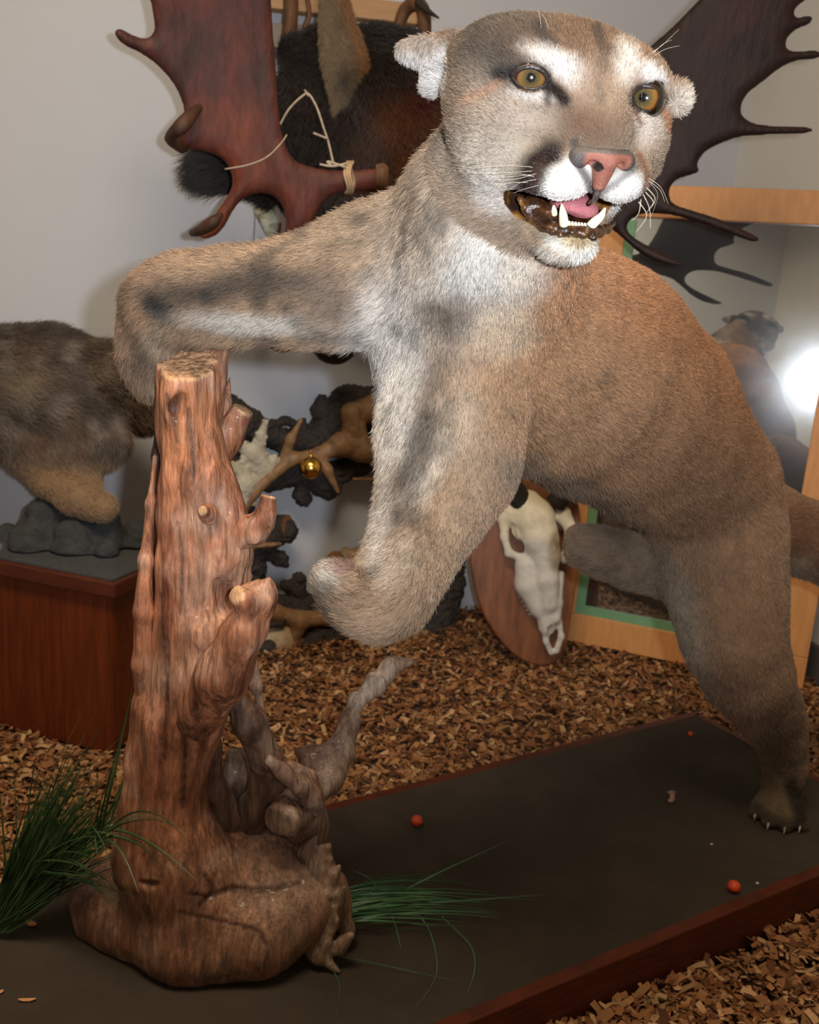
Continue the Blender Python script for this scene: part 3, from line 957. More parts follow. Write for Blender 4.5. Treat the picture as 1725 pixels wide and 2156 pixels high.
# --- eyes: glass balls, dark lids
def mat_eye():
    m, nt, b = mat_new('glass_eye')
    tc = nt.nodes.new('ShaderNodeTexCoord')
    g = nt.nodes.new('ShaderNodeVectorMath'); g.operation = 'NORMALIZE'
    nt.links.new(tc.outputs['Object'], g.inputs[0])
    sx = nt.nodes.new('ShaderNodeSeparateXYZ'); nt.links.new(g.outputs[0], sx.inputs[0])
    ac = nt.nodes.new('ShaderNodeMath'); ac.operation = 'ARCCOSINE'; nt.links.new(sx.outputs['Z'], ac.inputs[0])
    n = nt.nodes.new('ShaderNodeTexNoise'); n.inputs['Scale'].default_value = 5; n.inputs['Detail'].default_value = 5
    nt.links.new(g.outputs[0], n.inputs['Vector'])
    ad = nt.nodes.new('ShaderNodeMath'); ad.operation = 'MULTIPLY_ADD'; ad.inputs[1].default_value = 0.16; ad.inputs[2].default_value = -0.08
    nt.links.new(n.outputs['Fac'], ad.inputs[0])
    sm = nt.nodes.new('ShaderNodeMath'); nt.links.new(ac.outputs[0], sm.inputs[0]); nt.links.new(ad.outputs[0], sm.inputs[1])
    r = nt.nodes.new('ShaderNodeValToRGB'); cr = r.color_ramp
    cr.elements[0].position = 0.0; cr.elements[0].color = rgba((10, 8, 12))
    cr.elements[1].position = 1.0; cr.elements[1].color = rgba((14, 10, 8))
    for p_, c_ in ((0.20, (12, 10, 12)), (0.23, (62, 56, 40)), (0.42, (92, 76, 44)), (0.62, (126, 86, 42)), (0.74, (108, 64, 30)), (0.80, (44, 28, 18))):
        e = cr.elements.new(p_); e.color = rgba(c_)
    nt.links.new(sm.outputs[0], r.inputs['Fac']); nt.links.new(r.outputs[0], b.inputs['Base Color'])
    b.inputs['Roughness'].default_value = 0.12; b.inputs['Coat Weight'].default_value = 1.0; b.inputs['Coat Roughness'].default_value = 0.02
    return m
MAT_EYE = mat_eye()
MAT_LID = mat_plain('eyelid_dark', (34, 27, 25), rough=0.35, c2=(54, 44, 40), scale=200, bump=0.3)
for (ex, ey, ea, eb, ean, (gx, gy)), cc in zip(EYEPX, EYES):
    bm = bmesh.new(); bmesh.ops.create_uvsphere(bm, u_segments=48, v_segments=32, radius=ER)
    me = bpy.data.meshes.new('eye'); bm.to_mesh(me); bm.free()
    for p_ in me.polygons: p_.use_smooth = True
    me.materials.append(MAT_EYE)
    o = bpy.data.objects.new('eye', me); COL.objects.link(o); o.parent = cougar
    o.location = cc - np.array(cougar.location)
    tgt = P(gx, gy, 0.5)
    # aim the pupil so it shows where the photo shows it
    rr = nrm(ray(gx, gy)); oc = CAM - cc
    bq = oc @ rr; disc = bq * bq - (oc @ oc - ER * ER)
    hit = CAM + rr * (-bq - math.sqrt(max(disc, 0)))
    o.rotation_euler = Vector(hit - cc).to_track_quat('Z', 'Y').to_euler()
    # lids: an almond ring lying between ball and skin
    pts = []; rad = []
    for k in range(41):
        t = 2 * pi * k / 40
        ux = cos(t) * (ea + 2.0); uy = sin(t) * (eb + 0.5) * (1 - 0.30 * abs(cos(t)) ** 3)
        an = radians(ean)
        X = ex + ux * cos(an) - uy * sin(an); Y = ey + ux * sin(an) + uy * cos(an)
        rr = nrm(ray(X, Y)); bq = oc @ rr; disc = bq * bq - (oc @ oc - (ER + 0.0002) ** 2)
        tb = -bq - math.sqrt(disc) if disc > 0 else 9
        sp, sd = on_skin(X + ux * 0.14, Y + uy * 0.14)
        ts = np.linalg.norm(sp - CAM)
        pts.append(CAM + rr * (min(tb, ts + 0.004) + 0.35 * max(0, ts - tb - 0.001)))
        rad.append(0.0014 + 0.0010 * (uy < 0) + 0.0008 * abs(cos(t)) ** 4)
    mb = MB(); mb.tube(pts, rad, 10, caps=False); mb.build('eyelid', MAT_LID, cougar)

# --- nose leather
FN = Field(np.min([H(a, b, c) for a in (-42, 42) for b in (35, 92) for c in (-95, -20)], 0), np.max([H(a, b, c) for a in (-42, 42) for b in (35, 92) for c in (-95, -20)], 0), 0.0009)
FN.ell(H(0, 56, -42), (0.025, 0.012, 0.0085), HB, 0.005)
FN.cap(H(0, 59, -47), H(0, 59, -66), 0.0115, 0.006, 0.006)
for s in (-1, 1):
    FN.ell(H(s * 22, 53, -46), (0.0085, 0.011, 0.0085), HB, 0.004)
    FN.cap(H(s * 9, 80, -51), H(s * 13, 62, -49), 0.0042, 0.0045, 0.002, 'sub')
    FN.cap(H(s * 14, 74, -52), H(s * 27, 62, -56), 0.0022, 0.0016, 0.003, 'sub')
FN.cap(H(0, 76, -50), H(0, 75, -66), 0.0008, 0.0008, 0.003, 'sub')
Vn, Qn = FN.mesh(); Vn = relax(Vn, Qn, 1, 0.4)
ln_ = (Vn - Eo) @ HB.T * 1000
nn_ = fbm(Vn * 160, 3)
pink = 1 - ss(0.82, 1.0, np.sqrt(((ln_[:, 0]) / (24 - np.clip(-(ln_[:, 2] + 48), 0, 30) * 0.62)) ** 2 + 0.02) + 0.07 * nn_)
pink *= ss(-34.5, -37, ln_[:, 2] - 0.35 * (ln_[:, 1] - 64)) * ss(-72, -66, ln_[:, 2]) * ss(52, 57, ln_[:, 1])
cn = lin(72, 66, 66)[None] * (1 - pink[:, None]) + lin(142, 88, 74)[None] * pink[:, None]
for s in (-1, 1):
    dn = np.linalg.norm((ln_ - np.array([s * 11, 68, -50])) / np.array([6.0, 10, 4.8]), axis=1)
    cn = np.where((dn < 1)[:, None], lin(40, 26, 24)[None], cn)
cn *= (1 + 0.12 * nn_)[:, None]
Nn_ = vnormals(Vn, Qn)
upn = ss(0.45, 0.75, Nn_ @ HZ) * (ln_[:, 2] > -46)
cn = cn * (1 - upn[:, None]) + lin(84, 76, 72)[None] * upn[:, None]
mesh_obj('nose', Vn, Qn, mat_vcol('nose_leather', rough=0.38, spec=0.5, bump=0.5, bscale=900), cougar, colors=cn)
MAT_LIPG = mat_plain('lip_dark', (46, 36, 34), rough=0.25, c2=(96, 88, 86), scale=300, bump=0.4, coat=0.4)
mb = MB()
mb.tube([H(0, 59, -66), H(0, 59, -72), H(0, 57, -79), H(0, 50, -85)], [0.003, 0.0032, 0.0026, 0.002], 10)
mb.build('upper_lip', MAT_LIPG, cougar)

def on_y(px, py, y):
    r = ray(px, py); o = H(0, y, 0)
    return CAM + r * (((o - CAM) @ HY) / (r @ HY))
# --- lower lip, gums, teeth, tongue
MAT_GUM = mat_plain('varnished_lip', (46, 28, 18), rough=0.18, c2=(164, 112, 50), c3=(86, 54, 30), scale=90, bump=0.5, bscale=200, coat=0.8, contrast=(0.44, 0.74))
FL = Field(np.min([H(a, b, c) for a in (-70, 62) for b in (-25, 62) for c in (-135, -80)], 0), np.max([H(a, b, c) for a in (-70, 62) for b in (-25, 62) for c in (-135, -80)], 0), 0.0012)
lp = [(1094, 418, 0, 7), (1106, 440, 6, 8), (1122, 462, 14, 8), (1144, 476, 22, 9), (1168, 482, 30, 10), (1192, 485, 36, 10), (1218, 486, 38, 9), (1242, 488, 37, 10), (1262, 490, 32, 10), (1278, 482, 24, 9), (1292, 470, 16, 7)]
for a, b in zip(lp[:-1], lp[1:]):
    FL.cap(on_y(*a[:3]), on_y(*b[:3]), a[3] * .00041, b[3] * .00041, 0.004)
FL.ell(H(0, 22, -114), (0.030, 0.022, 0.007), HB, 0.006)
for (x, y, yy, r) in ((1130, 440, 6, 20), (1148, 455, 14, 18), (1120, 425, 0, 14), (1160, 445, 12, 12)):
    FL.ell(on_y(x, y, yy), (r * .00041, 0.008, r * .00041 * 1.2), HB, 0.008)
for (x, y, r) in ((1165, 488, 7), (1180, 495, 6), (1230, 494, 9), (1250, 500, 8), (1205, 490, 6)):
    FL.ell(on_y(x, y, 44), (r * .00045,) * 3, None, 0.003)
Vl, Ql = FL.mesh(); Vl = relax(Vl, Ql, 1)
Nl = vnormals(Vl, Ql); Vl = Vl + Nl * (0.0007 * fbm(Vl * 150, 3))[:, None]
lower_lip = mesh_obj('lower_lip', Vl, Ql, MAT_GUM, cougar)
MAT_TOOTH = mat_plain('tooth_ivory', (236, 230, 206), rough=0.18, c2=(214, 200, 160), scale=60, coat=0.5)
def tooth(p, r):
    q = smoothpath([np.append(a, b) for a, b in zip(p, r)], 4)
    mb = MB(); mb.tube(list(q[:, :3]), list(q[:, 3]), 12); mb.build('tooth', MAT_TOOTH, lower_lip)
tooth([on_y(1188, 476, 36), on_y(1187, 462, 37), on_y(1185, 445, 38), on_y(1183, 429, 36)], [0.0042, 0.0044, 0.0032, 0.0009])
tooth([on_y(1240, 480, 36), on_y(1252, 468, 37), on_y(1266, 455, 39), on_y(1275, 437, 40)], [0.0044, 0.0046, 0.0036, 0.0009])
tooth([on_y(1168, 452, 24), on_y(1167, 442, 25), on_y(1166, 432, 25)], [0.0028, 0.0026, 0.0008])
for k in range(6):
    x = 1199 + k * 6.6
    tooth([on_y(x, 478 + k * 0.8, 38), on_y(x, 471 + k * 0.8, 38.5), on_y(x, 465 + k * 0.8, 38)], [0.0014, 0.0015, 0.0009])
MAT_TONGUE = mat_plain('tongue_pink', (196, 122, 128), rough=0.4, c2=(178, 100, 108), scale=120, bump=0.7, bscale=900)
FT = Field(np.min([H(a, b, c) for a in (-34, 34) for b in (-30, 48) for c in (-118, -76)], 0), np.max([H(a, b, c) for a in (-34, 34) for b in (-30, 48) for c in (-118, -76)], 0), 0.0012)
FT.ell(H(3, 4, -96), (0.021, 0.034, 0.009), HB, 0.004)
FT.ell(on_y(1230, 440, 24), (0.0135, 0.012, 0.0075), HB, 0.006)
FT.cap(H(3, -20, -86), H(3, 40, -83), 0.0006, 0.0006, 0.005, 'sub')
Vt, Qt = FT.mesh(); mesh_obj('tongue', Vt, Qt, MAT_TONGUE, cougar)

# --- whiskers and claws
def strands(name, parent, paths, rad, color, mat=None):
    n = 8; m = len(paths)
    pts = np.zeros((m, n, 3))
    for i, p_ in enumerate(paths):
        q = smoothpath(p_, 7); t = np.linspace(0, len(q) - 1, n)
        for a in range(3): pts[i, :, a] = np.interp(t, np.arange(len(q)), q[:, a])
    org = np.array(parent.location)
    hc = bpy.data.hair_curves.new(name); hc.add_curves([n] * m)
    hc.attributes['position'].data.foreach_set('vector', (pts - org).ravel().astype(np.float32))
    ra = hc.attributes.get('radius') or hc.attributes.new('radius', 'FLOAT', 'POINT')
    ra.data.foreach_set('value', np.tile(np.linspace(1, 0.3, n) * rad, m).astype(np.float32))
    ca = hc.attributes.new('Col', 'FLOAT_COLOR', 'CURVE')
    c4 = np.ones((m, 4), dtype=np.float32); c4[:, :3] = color; ca.data.foreach_set('color', c4.ravel())
    hc.materials.append(mat or MAT_FUR)
    o = bpy.data.objects.new(name, hc); COL.objects.link(o); o.parent = parent
    return o
wk = []
def W3(pxs, d0):
    """root on the face, then points of the whisker stepping out of the face"""
    sp, sd = on_skin(*pxs[0])
    out = [sp]
    for k, (x, y) in enumerate(pxs[1:]):
        out.append(P(x, y, sd + d0 * (k + 1)))
    wk.append(out)
for p_ in ([(1122, 352), (1070, 349), (1000, 353)], [(1120, 360), (1060, 364), (1003, 362)], [(1118, 368), (1070, 372), (1022, 374)], [(1125, 372), (1092, 366), (1050, 370)],
           [(1130, 378), (1095, 385), (1070, 402)], [(1135, 390), (1105, 398), (1080, 407)], [(1128, 366), (1080, 378), (1030, 377)], [(1112, 384), (1070, 386), (1038, 398)]):
    W3(p_, -0.006)
for p_ in ([(1366, 375), (1392, 395), (1408, 430)], [(1368, 385), (1385, 410), (1372, 455)], [(1362, 395), (1380, 420), (1360, 450)], [(1365, 380), (1390, 400), (1400, 425)],
           [(1355, 410), (1368, 440), (1370, 480)], [(1350, 420), (1345, 450), (1330, 465)], [(1360, 405), (1376, 425), (1366, 440)], [(1345, 425), (1362, 455), (1338, 490)]):
    W3(p_, -0.004)
for p_ in ([(1370, 112), (1395, 95), (1430, 62)], [(1378, 118), (1400, 104), (1432, 96)], [(1372, 115), (1398, 92), (1415, 84)], [(1140, 60), (1138, 40), (1134, 22)], [(1155, 62), (1150, 44), (1142, 30)]):
    W3(p_, -0.003)
strands('whiskers', cougar, wk, 0.00015, lin(214, 204, 186))
MAT_CLAW = mat_plain('claw_horn', (96, 84, 74), rough=0.3, c2=(190, 180, 165), scale=60)
fdir = nrm(np.array([-0.42, -0.9, 0])); fs = np.array([fdir[1], -fdir[0], 0]) * -1
for k_, (s_, f_) in enumerate(((-0.036, 0.012), (-0.013, 0.032), (0.013, 0.030), (0.035, 0.010))):
    c1 = foot_c + fs * s_ * 1.1 + fdir * (f_ + 0.024) + np.array([0, 0, 0.014])
    mb = MB(); mb.tube([c1, c1 + fdir * 0.006 + np.array([0, 0, -0.003]), c1 + fdir * 0.010 + np.array([0, 0, -0.010])], [0.0022, 0.0018, 0.0005], 8)
    mb.build('claw', MAT_CLAW, cougar)

# ------------------------------------------------------------------ driftwood stump
def pts3(ch): return [(P(a[0], a[1], a[2]), pr(a[3], a[2])) for a in ch]
def densify(ch):
    q = smoothpath(ch, 5)
    return [tuple(v) for v in q]
def wood_mesh(name, parent, chains, k=0.02, h=0.003, mat=None, paint=None, disp=0.004, cuts=(), subs=(), ells=(), zcut=None, relax_it=1, freq=26):
    allp = [q for ch in chains for q in pts3(ch)] + [(P(*e[:3]), e[3]) for e in ells]
    lo = np.min([p - r - 0.02 for p, r in allp], 0); hi = np.max([p + r + 0.02 for p, r in allp], 0)
    Fd = Field(lo, hi, h)
    for ch in chains:
        q = pts3(ch)
        for a, b in zip(q[:-1], q[1:]): Fd.cap(a[0], b[0], a[1], b[1], k)
    for e in ells: Fd.ell(P(*e[:3]), (e[3], e[4], e[5]), e[6] if len(e) > 6 else None, k)
    for s_ in subs:
        q = []
        for (x, y, d, r) in (s_[0] if len(s_) < 3 else densify(s_[0])):
            if len(s_) > 2:                       # follow the surface of the wood
                t = np.linspace(d - 0.12, d + 0.12, 700)
                v = Fd.sample(CAM + ray(x, y)[None] * t[:, None]); d = t[np.argmax(v < 0)]
            q.append((P(x, y, d), pr(r, d)))
        for a, b in zip(q[:-1], q[1:]): Fd.cap(a[0], b[0], a[1], b[1], s_[1], 'sub')
    # knots and hollows of the surface, drawn out along the grain
    X, Y, Z = np.meshgrid(*Fd.ax, indexing='ij')
    near_ = np.abs(Fd.F) < 0.03
    q = np.stack([X[near_], Y[near_], Z[near_] * 0.32], 1)
    zf = np.clip((q[:, 2] / 0.32 - 0.18) / 0.3, 0.35, 1.0) if zcut is not None else 1.0
    Fd.F[near_] += (zf * (disp * 1.2 * fbm(q * freq, 3) + disp * 0.8 * fbm(q * np.array([1, 1, 0.5]) * freq * 3.3 + 8, 2))).astype(np.float32)
    for c in cuts:
        Fd.plane(np.asarray(c[0]), nrm(c[1]), 0.0015)
    if zcut is not None: Fd.plane((0, 0, zcut), (0, 0, -1), 0.0015)
    V, Q = Fd.mesh()
    # discard crumbs the cuts may leave: keep the largest connected piece
    V = relax(V, Q, relax_it, 0.4)
    col = wood_paint(V, cuts) if paint is None else paint(V)
    return mesh_obj(name, V, Q, mat or MAT_DRIFT, parent, colors=col)

def wood_paint(V, cuts=(), base=(182, 120, 86), dark=(96, 46, 32), pale=(198, 154, 128)):
    q = V * np.array([1, 1, 0.16])
    g = fbm(q * 70, 4); b = fbm(V * 9 + 4, 3); s = fbm(V * 30 + 12, 3)
    c = np.tile(lin(*base), (len(V), 1))
    def bl(w, cc):
        nonlocal c
        c = c * (1 - w[:, None]) + lin(*cc)[None] * w[:, None]
    bl(np.clip(ss(-0.05, 0.5, g) * 0.75, 0, 1), dark)
    bl(np.clip(ss(0.0, 0.6, b) * 0.65, 0, 1), (112, 58, 38))
    bl(np.clip(ss(-0.05, 0.5, s) * 0.75, 0, 1), pale)
    bl(np.clip(ss(0.25, 0.6, -s) * 0.55, 0, 1), (88, 50, 38))
    # blended to a greyer, darker brown towards the roots
    bl(np.clip(ss(0.50, 0.15, V[:, 2]) * 0.6, 0, 1), (112, 84, 66))
    for p_, n_ in [(x[0], x[1]) for x in cuts]:
        d = np.abs((V - np.asarray(p_)) @ nrm(n_))
        w = ss(0.0035, 0.0015, d)
        bl(w, (222, 172, 130))
    return np.clip(c, 0, 1)
MAT_DRIFT = mat_vcol('driftwood', rough=0.5, spec=0.4, bump=1.0, bscale=130, coat=0.12, stretch=(1, 1, 0.16), grain=0.5, bdist=0.006)

stump = empty('driftwood_stump', G(420, 1950, BZ), 'tall varnished driftwood stump with sawn stubs and flared roots, standing on the display board', 'driftwood stump')
TR = [(408, 730, 1.15, 48), (394, 795, 1.155, 55), (391, 870, 1.165, 54), (402, 950, 1.175, 54), (408, 1020, 1.185, 60), (410, 1100, 1.20, 66), (412, 1200, 1.215, 74),
      (424, 1300, 1.23, 84), (412, 1400, 1.25, 88), (378, 1500, 1.27, 86), (352, 1600, 1.29, 80), (345, 1700, 1.31, 86), (360, 1790, 1.33, 112), (400, 1860, 1.35, 130)]
LOBE = [(462, 1030, 1.18, 24), (476, 1090, 1.19, 34), (486, 1160, 1.20, 34), (490, 1225, 1.22, 26), (480, 1290, 1.24, 20)]
BASE = [(190, 1885, 1.46, 74), (300, 1910, 1.41, 90), (420, 1940, 1.355, 102), (540, 1935, 1.355, 100), (630, 1890, 1.38, 88), (665, 1900, 1.40, 74)]
BASE2 = [(400, 1840, 1.36, 118), (540, 1800, 1.39, 84), (622, 1760, 1.41, 52)]
BASE4 = [(230, 1905, 1.42, 84), (390, 1965, 1.345, 88)]
BASE3 = [(392, 2005, 1.325, 56), (560, 1985, 1.34, 52)]
topc = P(410, 768, 1.142); topn = nrm(np.array([0.05, -0.42, 0.9]))
CRACK = [(333, 860, 1.10, 6), (334, 980, 1.10, 10), (330, 1100, 1.11, 10), (331, 1200, 1.12, 11), (333, 1300, 1.13, 10), (336, 1400, 1.15, 6), (340, 1480, 1.17, 3)]
CRACK2 = [(395, 850, 1.085, 2.5), (402, 920, 1.09, 5), (408, 980, 1.10, 3)]
HOLE = [(376, 838, 1.13, 8), (366, 858, 1.13, 11), (372, 876, 1.13, 6)]
CRACKS = [[(395, 860, 1.13, 1.5), (402, 920, 1.14, 4), (408, 985, 1.15, 3), (404, 1020, 1.15, 1)], [(352, 830, 1.13, 1), (364, 880, 1.13, 4), (372, 930, 1.14, 2)], [(400, 1880, 1.29, 1.5), (440, 1888, 1.29, 3), (490, 1870, 1.29, 3.5), (560, 1874, 1.29, 3), (630, 1858, 1.3, 1.5)],
          [(292, 1858, 1.33, 2), (316, 1864, 1.32, 7), (334, 1864, 1.31, 2)], [(430, 1840, 1.30, 1.5), (446, 1880, 1.29, 5), (420, 1905, 1.29, 2)], [(560, 1990, 1.29, 1.5), (540, 1960, 1.29, 3), (470, 1940, 1.29, 2), (380, 1920, 1.29, 1.5)],
          [(340, 1250, 1.17, 1.5), (345, 1350, 1.17, 3.5), (352, 1450, 1.18, 2), (348, 1600, 1.22, 1.5)], [(385, 1500, 1.2, 1), (390, 1600, 1.22, 2.5), (384, 1700, 1.24, 1.5)], [(376, 1100, 1.14, 1), (384, 1180, 1.15, 2.5), (380, 1290, 1.15, 1)]]
def trunk_paint(V):
    c = wood_paint(V, [(topc, topn)])
    x, y, d = proj(V)
    n1 = fbm(V * 20, 3)
    for (px, py, rx, ry, cc, a) in ((600, 1880, 130, 120, (158, 130, 112), 0.7), (450, 1960, 120, 60, (140, 104, 82), 0.5), (390, 900, 50, 90, (190, 122, 76), 0.6), (430, 1420, 70, 60, (206, 168, 140), 0.55),
                                    (470, 1340, 40, 60, (196, 150, 116), 0.5), (450, 1080, 40, 50, (176, 148, 130), 0.6), (370, 1250, 40, 120, (116, 58, 40), 0.5), (330, 1600, 60, 160, (124, 70, 48), 0.5), (200, 1880, 70, 60, (110, 78, 60), 0.6)):
        w = a * np.exp(-(((x - px + 20 * n1) / rx) ** 2 + ((y - py + 20 * n1) / ry) ** 2))
        c = c * (1 - w[:, None]) + lin(*cc)[None] * w[:, None]
    for ch in CRACKS + [HOLE]:
        q = smoothpath(ch, 40); best = np.full(len(V), 1e9)
        for (x0, y0, d0, r0) in q: best = np.minimum(best, np.hypot(x - x0, y - y0) / (r0 + 1.5))
        w = np.exp(-(best / 1.5) ** 2) * 0.75 * (np.abs(d - np.mean([u[2] for u in ch])) < 0.06)
        c = c * (1 - w[:, None]) + lin(52, 28, 20)[None] * w[:, None]
    return np.clip(c * 1.08, 0, 1)
wood_mesh('trunk', stump, [TR, LOBE, BASE, BASE2, BASE3, BASE4], k=0.03, h=0.0030, disp=0.0065, paint=trunk_paint,
          cuts=[(topc, topn), (P(150, 1880, 1.46), nrm(-RT * 0.90 - UP * 0.25 - FW * 0.3))], subs=[(c_, 0.003, 1) for c_ in CRACKS] + [(HOLE, 0.008, 1), ([(436, 1075, 1.14, 10), (452, 1110, 1.15, 8), (470, 1180, 1.16, 5)], 0.01, 1), ([(470, 1230, 1.16, 12), (478, 1262, 1.16, 14), (470, 1290, 1.17, 8)], 0.01, 1)], zcut=BZ + 0.001)
wood_mesh('split_sliver', stump, [[(326, 960, 1.19, 6), (318, 1060, 1.195, 10), (309, 1180, 1.20, 14), (303, 1290, 1.21, 19), (303, 1400, 1.23, 22), (318, 1520, 1.26, 26)]], k=0.01, h=0.0028, disp=0.003)
wood_mesh('split_shade_backing', stump, [[(342, 840, 1.225, 12), (344, 960, 1.23, 20), (340, 1200, 1.25, 26), (340, 1450, 1.28, 26)]], k=0.01, h=0.003, disp=0.002, paint=lambda V: wood_paint(V, (), (66, 34, 26), (40, 22, 18), (84, 46, 34)))  # added dark backing, the shade of the split put into its colour
rc = P(448, 708, 1.18)
wood_mesh('branch', stump, [[(452, 680, 1.18, 44), (438, 790, 1.20, 40), (430, 920, 1.225, 40), (430, 1000, 1.22, 30)]], k=0.01, h=0.003, disp=0.004, cuts=[(rc, nrm(np.array([0.1, -0.40, 0.92])))])
wood_mesh('splinter', stump, [[(486, 786, 1.225, 5), (474, 850, 1.225, 16), (460, 930, 1.225, 22)]], k=0.01, h=0.0026, disp=0.004)
wood_mesh('branch_stub', stump, [[(512, 862, 1.215, 27), (482, 915, 1.22, 31), (448, 975, 1.22, 34)]], k=0.01, h=0.0028, disp=0.004, cuts=[(P(503, 862, 1.20), nrm(RT * 0.5 + UP * 0.75 - FW * 0.25))])
wood_mesh('branch_stub', stump, [[(566, 1045, 1.17, 17), (560, 1085, 1.172, 20), (530, 1112, 1.18, 25), (480, 1110, 1.19, 32)], [(575, 1108, 1.175, 5), (545, 1125, 1.18, 16), (500, 1140, 1.185, 26)]], k=0.012, h=0.0026, disp=0.004,
          cuts=[(P(566, 1043, 1.165), nrm(UP * 1.0 + RT * 0.2))])
wood_mesh('branch_stub', stump, [[(430, 1076, 1.138, 12), (440, 1082, 1.16, 24)]], k=0.01, h=0.002, disp=0.002, cuts=[(P(426, 1077, 1.134), nrm(-FW * 0.9 - RT * 0.3 + UP * 0.1))])
wood_mesh('branch_stub', stump, [[(552, 1252, 1.13, 34), (520, 1330, 1.145, 42), (470, 1420, 1.18, 52), (410, 1500, 1.24, 60)], [(508, 1258, 1.115, 22), (535, 1265, 1.125, 30)], [(566, 1222, 1.12, 9), (560, 1258, 1.125, 20)], [(576, 1268, 1.12, 6), (560, 1275, 1.13, 20)]], k=0.012, h=0.0028, disp=0.005,
          cuts=[(P(500, 1258, 1.105), nrm(-FW * 0.75 - RT * 0.55 + UP * 0.3)), (P(548, 1236, 1.105), nrm(-FW * 0.7 + UP * 0.6))])
def pale_paint(V): return wood_paint(V, (), (178, 150, 128), (128, 98, 80), (206, 184, 164))
def grey_paint(V): return wood_paint(V, (), (122, 98, 80), (76, 58, 48), (150, 128, 110))
wood_mesh('root', stump, [[(498, 1470, 1.25, 22), (522, 1520, 1.27, 34), (562, 1590, 1.30, 32), (566, 1650, 1.33, 34), (530, 1720, 1.36, 44)], [(548, 1560, 1.3, 20), (590, 1620, 1.34, 20), (620, 1690, 1.37, 24)]], k=0.014, h=0.003, disp=0.005, paint=grey_paint)
wood_mesh('root', stump, [[(452, 1490, 1.27, 12), (446, 1580, 1.29, 16), (452, 1660, 1.31, 22), (480, 1720, 1.34, 34)]], k=0.012, h=0.003, disp=0.004, paint=grey_paint)
wood_mesh('root', stump, [[(505, 1590, 1.40, 26), (500, 1640, 1.40, 34), (490, 1710, 1.40, 40)]], k=0.012, h=0.003, disp=0.004, paint=pale_paint, cuts=[(P(480, 1590, 1.37), nrm(UP + RT * 0.1))])
wood_mesh('root', stump, [[(530, 1380, 1.27, 10), (538, 1440, 1.28, 14), (552, 1500, 1.29, 9)]], k=0.01, h=0.0024, disp=0.003, paint=pale_paint)
wood_mesh('root_knob', stump, [[(596, 1722, 1.30, 38), (625, 1690, 1.35, 50), (640, 1740, 1.39, 56)]], k=0.014, h=0.003, disp=0.004, paint=pale_paint, cuts=[(P(596, 1724, 1.286), nrm(-FW * 0.85 - RT * 0.35 - UP * 0.25))])
wood_mesh('root', stump, [[(566, 1602, 1.27, 12), (600, 1630, 1.275, 15), (632, 1655, 1.29, 18), (655, 1680, 1.31, 20), (668, 1712, 1.33, 12)], [(610, 1610, 1.31, 12), (650, 1640, 1.32, 14), (668, 1690, 1.34, 12)]], k=0.01, h=0.0024, disp=0.004, paint=pale_paint,
          cuts=[(P(562, 1600, 1.265), nrm(-RT * 0.8 + UP * 0.5 - FW * 0.3))])
wood_mesh('root', stump, [[(655, 1680, 1.38, 24), (690, 1640, 1.42, 33), (718, 1585, 1.45, 30), (738, 1520, 1.47, 19), (752, 1480, 1.48, 17), (790, 1440, 1.50, 22), (824, 1404, 1.51, 15), (850, 1398, 1.52, 7), (885, 1390, 1.53, 3)],
          [(632, 1582, 1.44, 8), (662, 1604, 1.44, 30), (700, 1600, 1.45, 30)]], k=0.012, h=0.003, disp=0.005, paint=pale_paint)
def knob_ch(seed, x0, y0, n):
    r_ = np.random.default_rng(seed); out = []
    for i in range(n):
        x = x0 + r_.uniform(-24, 34); y = y0 + i * 22 + r_.uniform(-8, 8)
        out.append([(x - 8, y + 12, 1.352, 20), (x + r_.uniform(0, 18), y - r_.uniform(8, 30), 1.338, 5 + r_.uniform(0, 5))])
    return out
wood_mesh('root', stump, [[(660, 1770, 1.39, 14), (680, 1830, 1.385, 26), (700, 1890, 1.385, 30), (722, 1960, 1.39, 24), (716, 2000, 1.385, 12)], [(650, 1970, 1.365, 34), (672, 2010, 1.35, 18), (712, 2046, 1.345, 7)]] + knob_ch(3, 672, 1785, 11) + knob_ch(8, 690, 1800, 9),
          k=0.008, h=0.0026, disp=0.005, paint=pale_paint, subs=[([(690, 1930, 1.345, 8), (700, 1965, 1.35, 12)], 0.006)], zcut=BZ + 0.001)

# ------------------------------------------------------------------ artificial grass
def mat_grass(name, a, b):
    return mat_plain(name, a, rough=0.38, c2=b, scale=14, spec=0.5)
MAT_G1 = mat_grass('plastic_grass', (26, 50, 30), (66, 94, 50))
MAT_G2 = mat_grass('plastic_grass_cool', (40, 90, 56), (92, 134, 92))
def blades(paths, width, face=None):
    mb = MB()
    for p_ in paths:
        q = smoothpath(p_, 5); n = len(q); V = []; w = width * random.uniform(0.7, 1.25)
        roll = random.uniform(-1.0, 1.0)
        for i in range(n):
            t = nrm(q[min(i + 1, n - 1)] - q[max(i - 1, 0)])
            view = nrm(np.array([0.1, -0.9, 0.6]))
            s = nrm(np.cross(t, view)); u = np.cross(s, t)
            s2 = cos(roll) * s + sin(roll) * u; nn2 = np.cross(s2, t)
            k = w * (0.75 + 0.25 * min(1, i / 3)) * (1 - (i / (n - 1)) ** 2.2) + 0.0001
            V += [q[i] - s2 * k, q[i] + nn2 * k * 0.45, q[i] + s2 * k]
        F_ = []
        for i in range(n - 1):
            a = i * 3
            F_ += [(a, a + 1, a + 4, a + 3), (a + 1, a + 2, a + 5, a + 4)]
        mb.add((V, F_))
    return mb
tuft = empty('grass_tuft', G(20, 1960, BZ), 'dark green artificial grass tuft leaning up the left side of the driftwood stump', 'artificial grass')
R_ = random.Random(5)
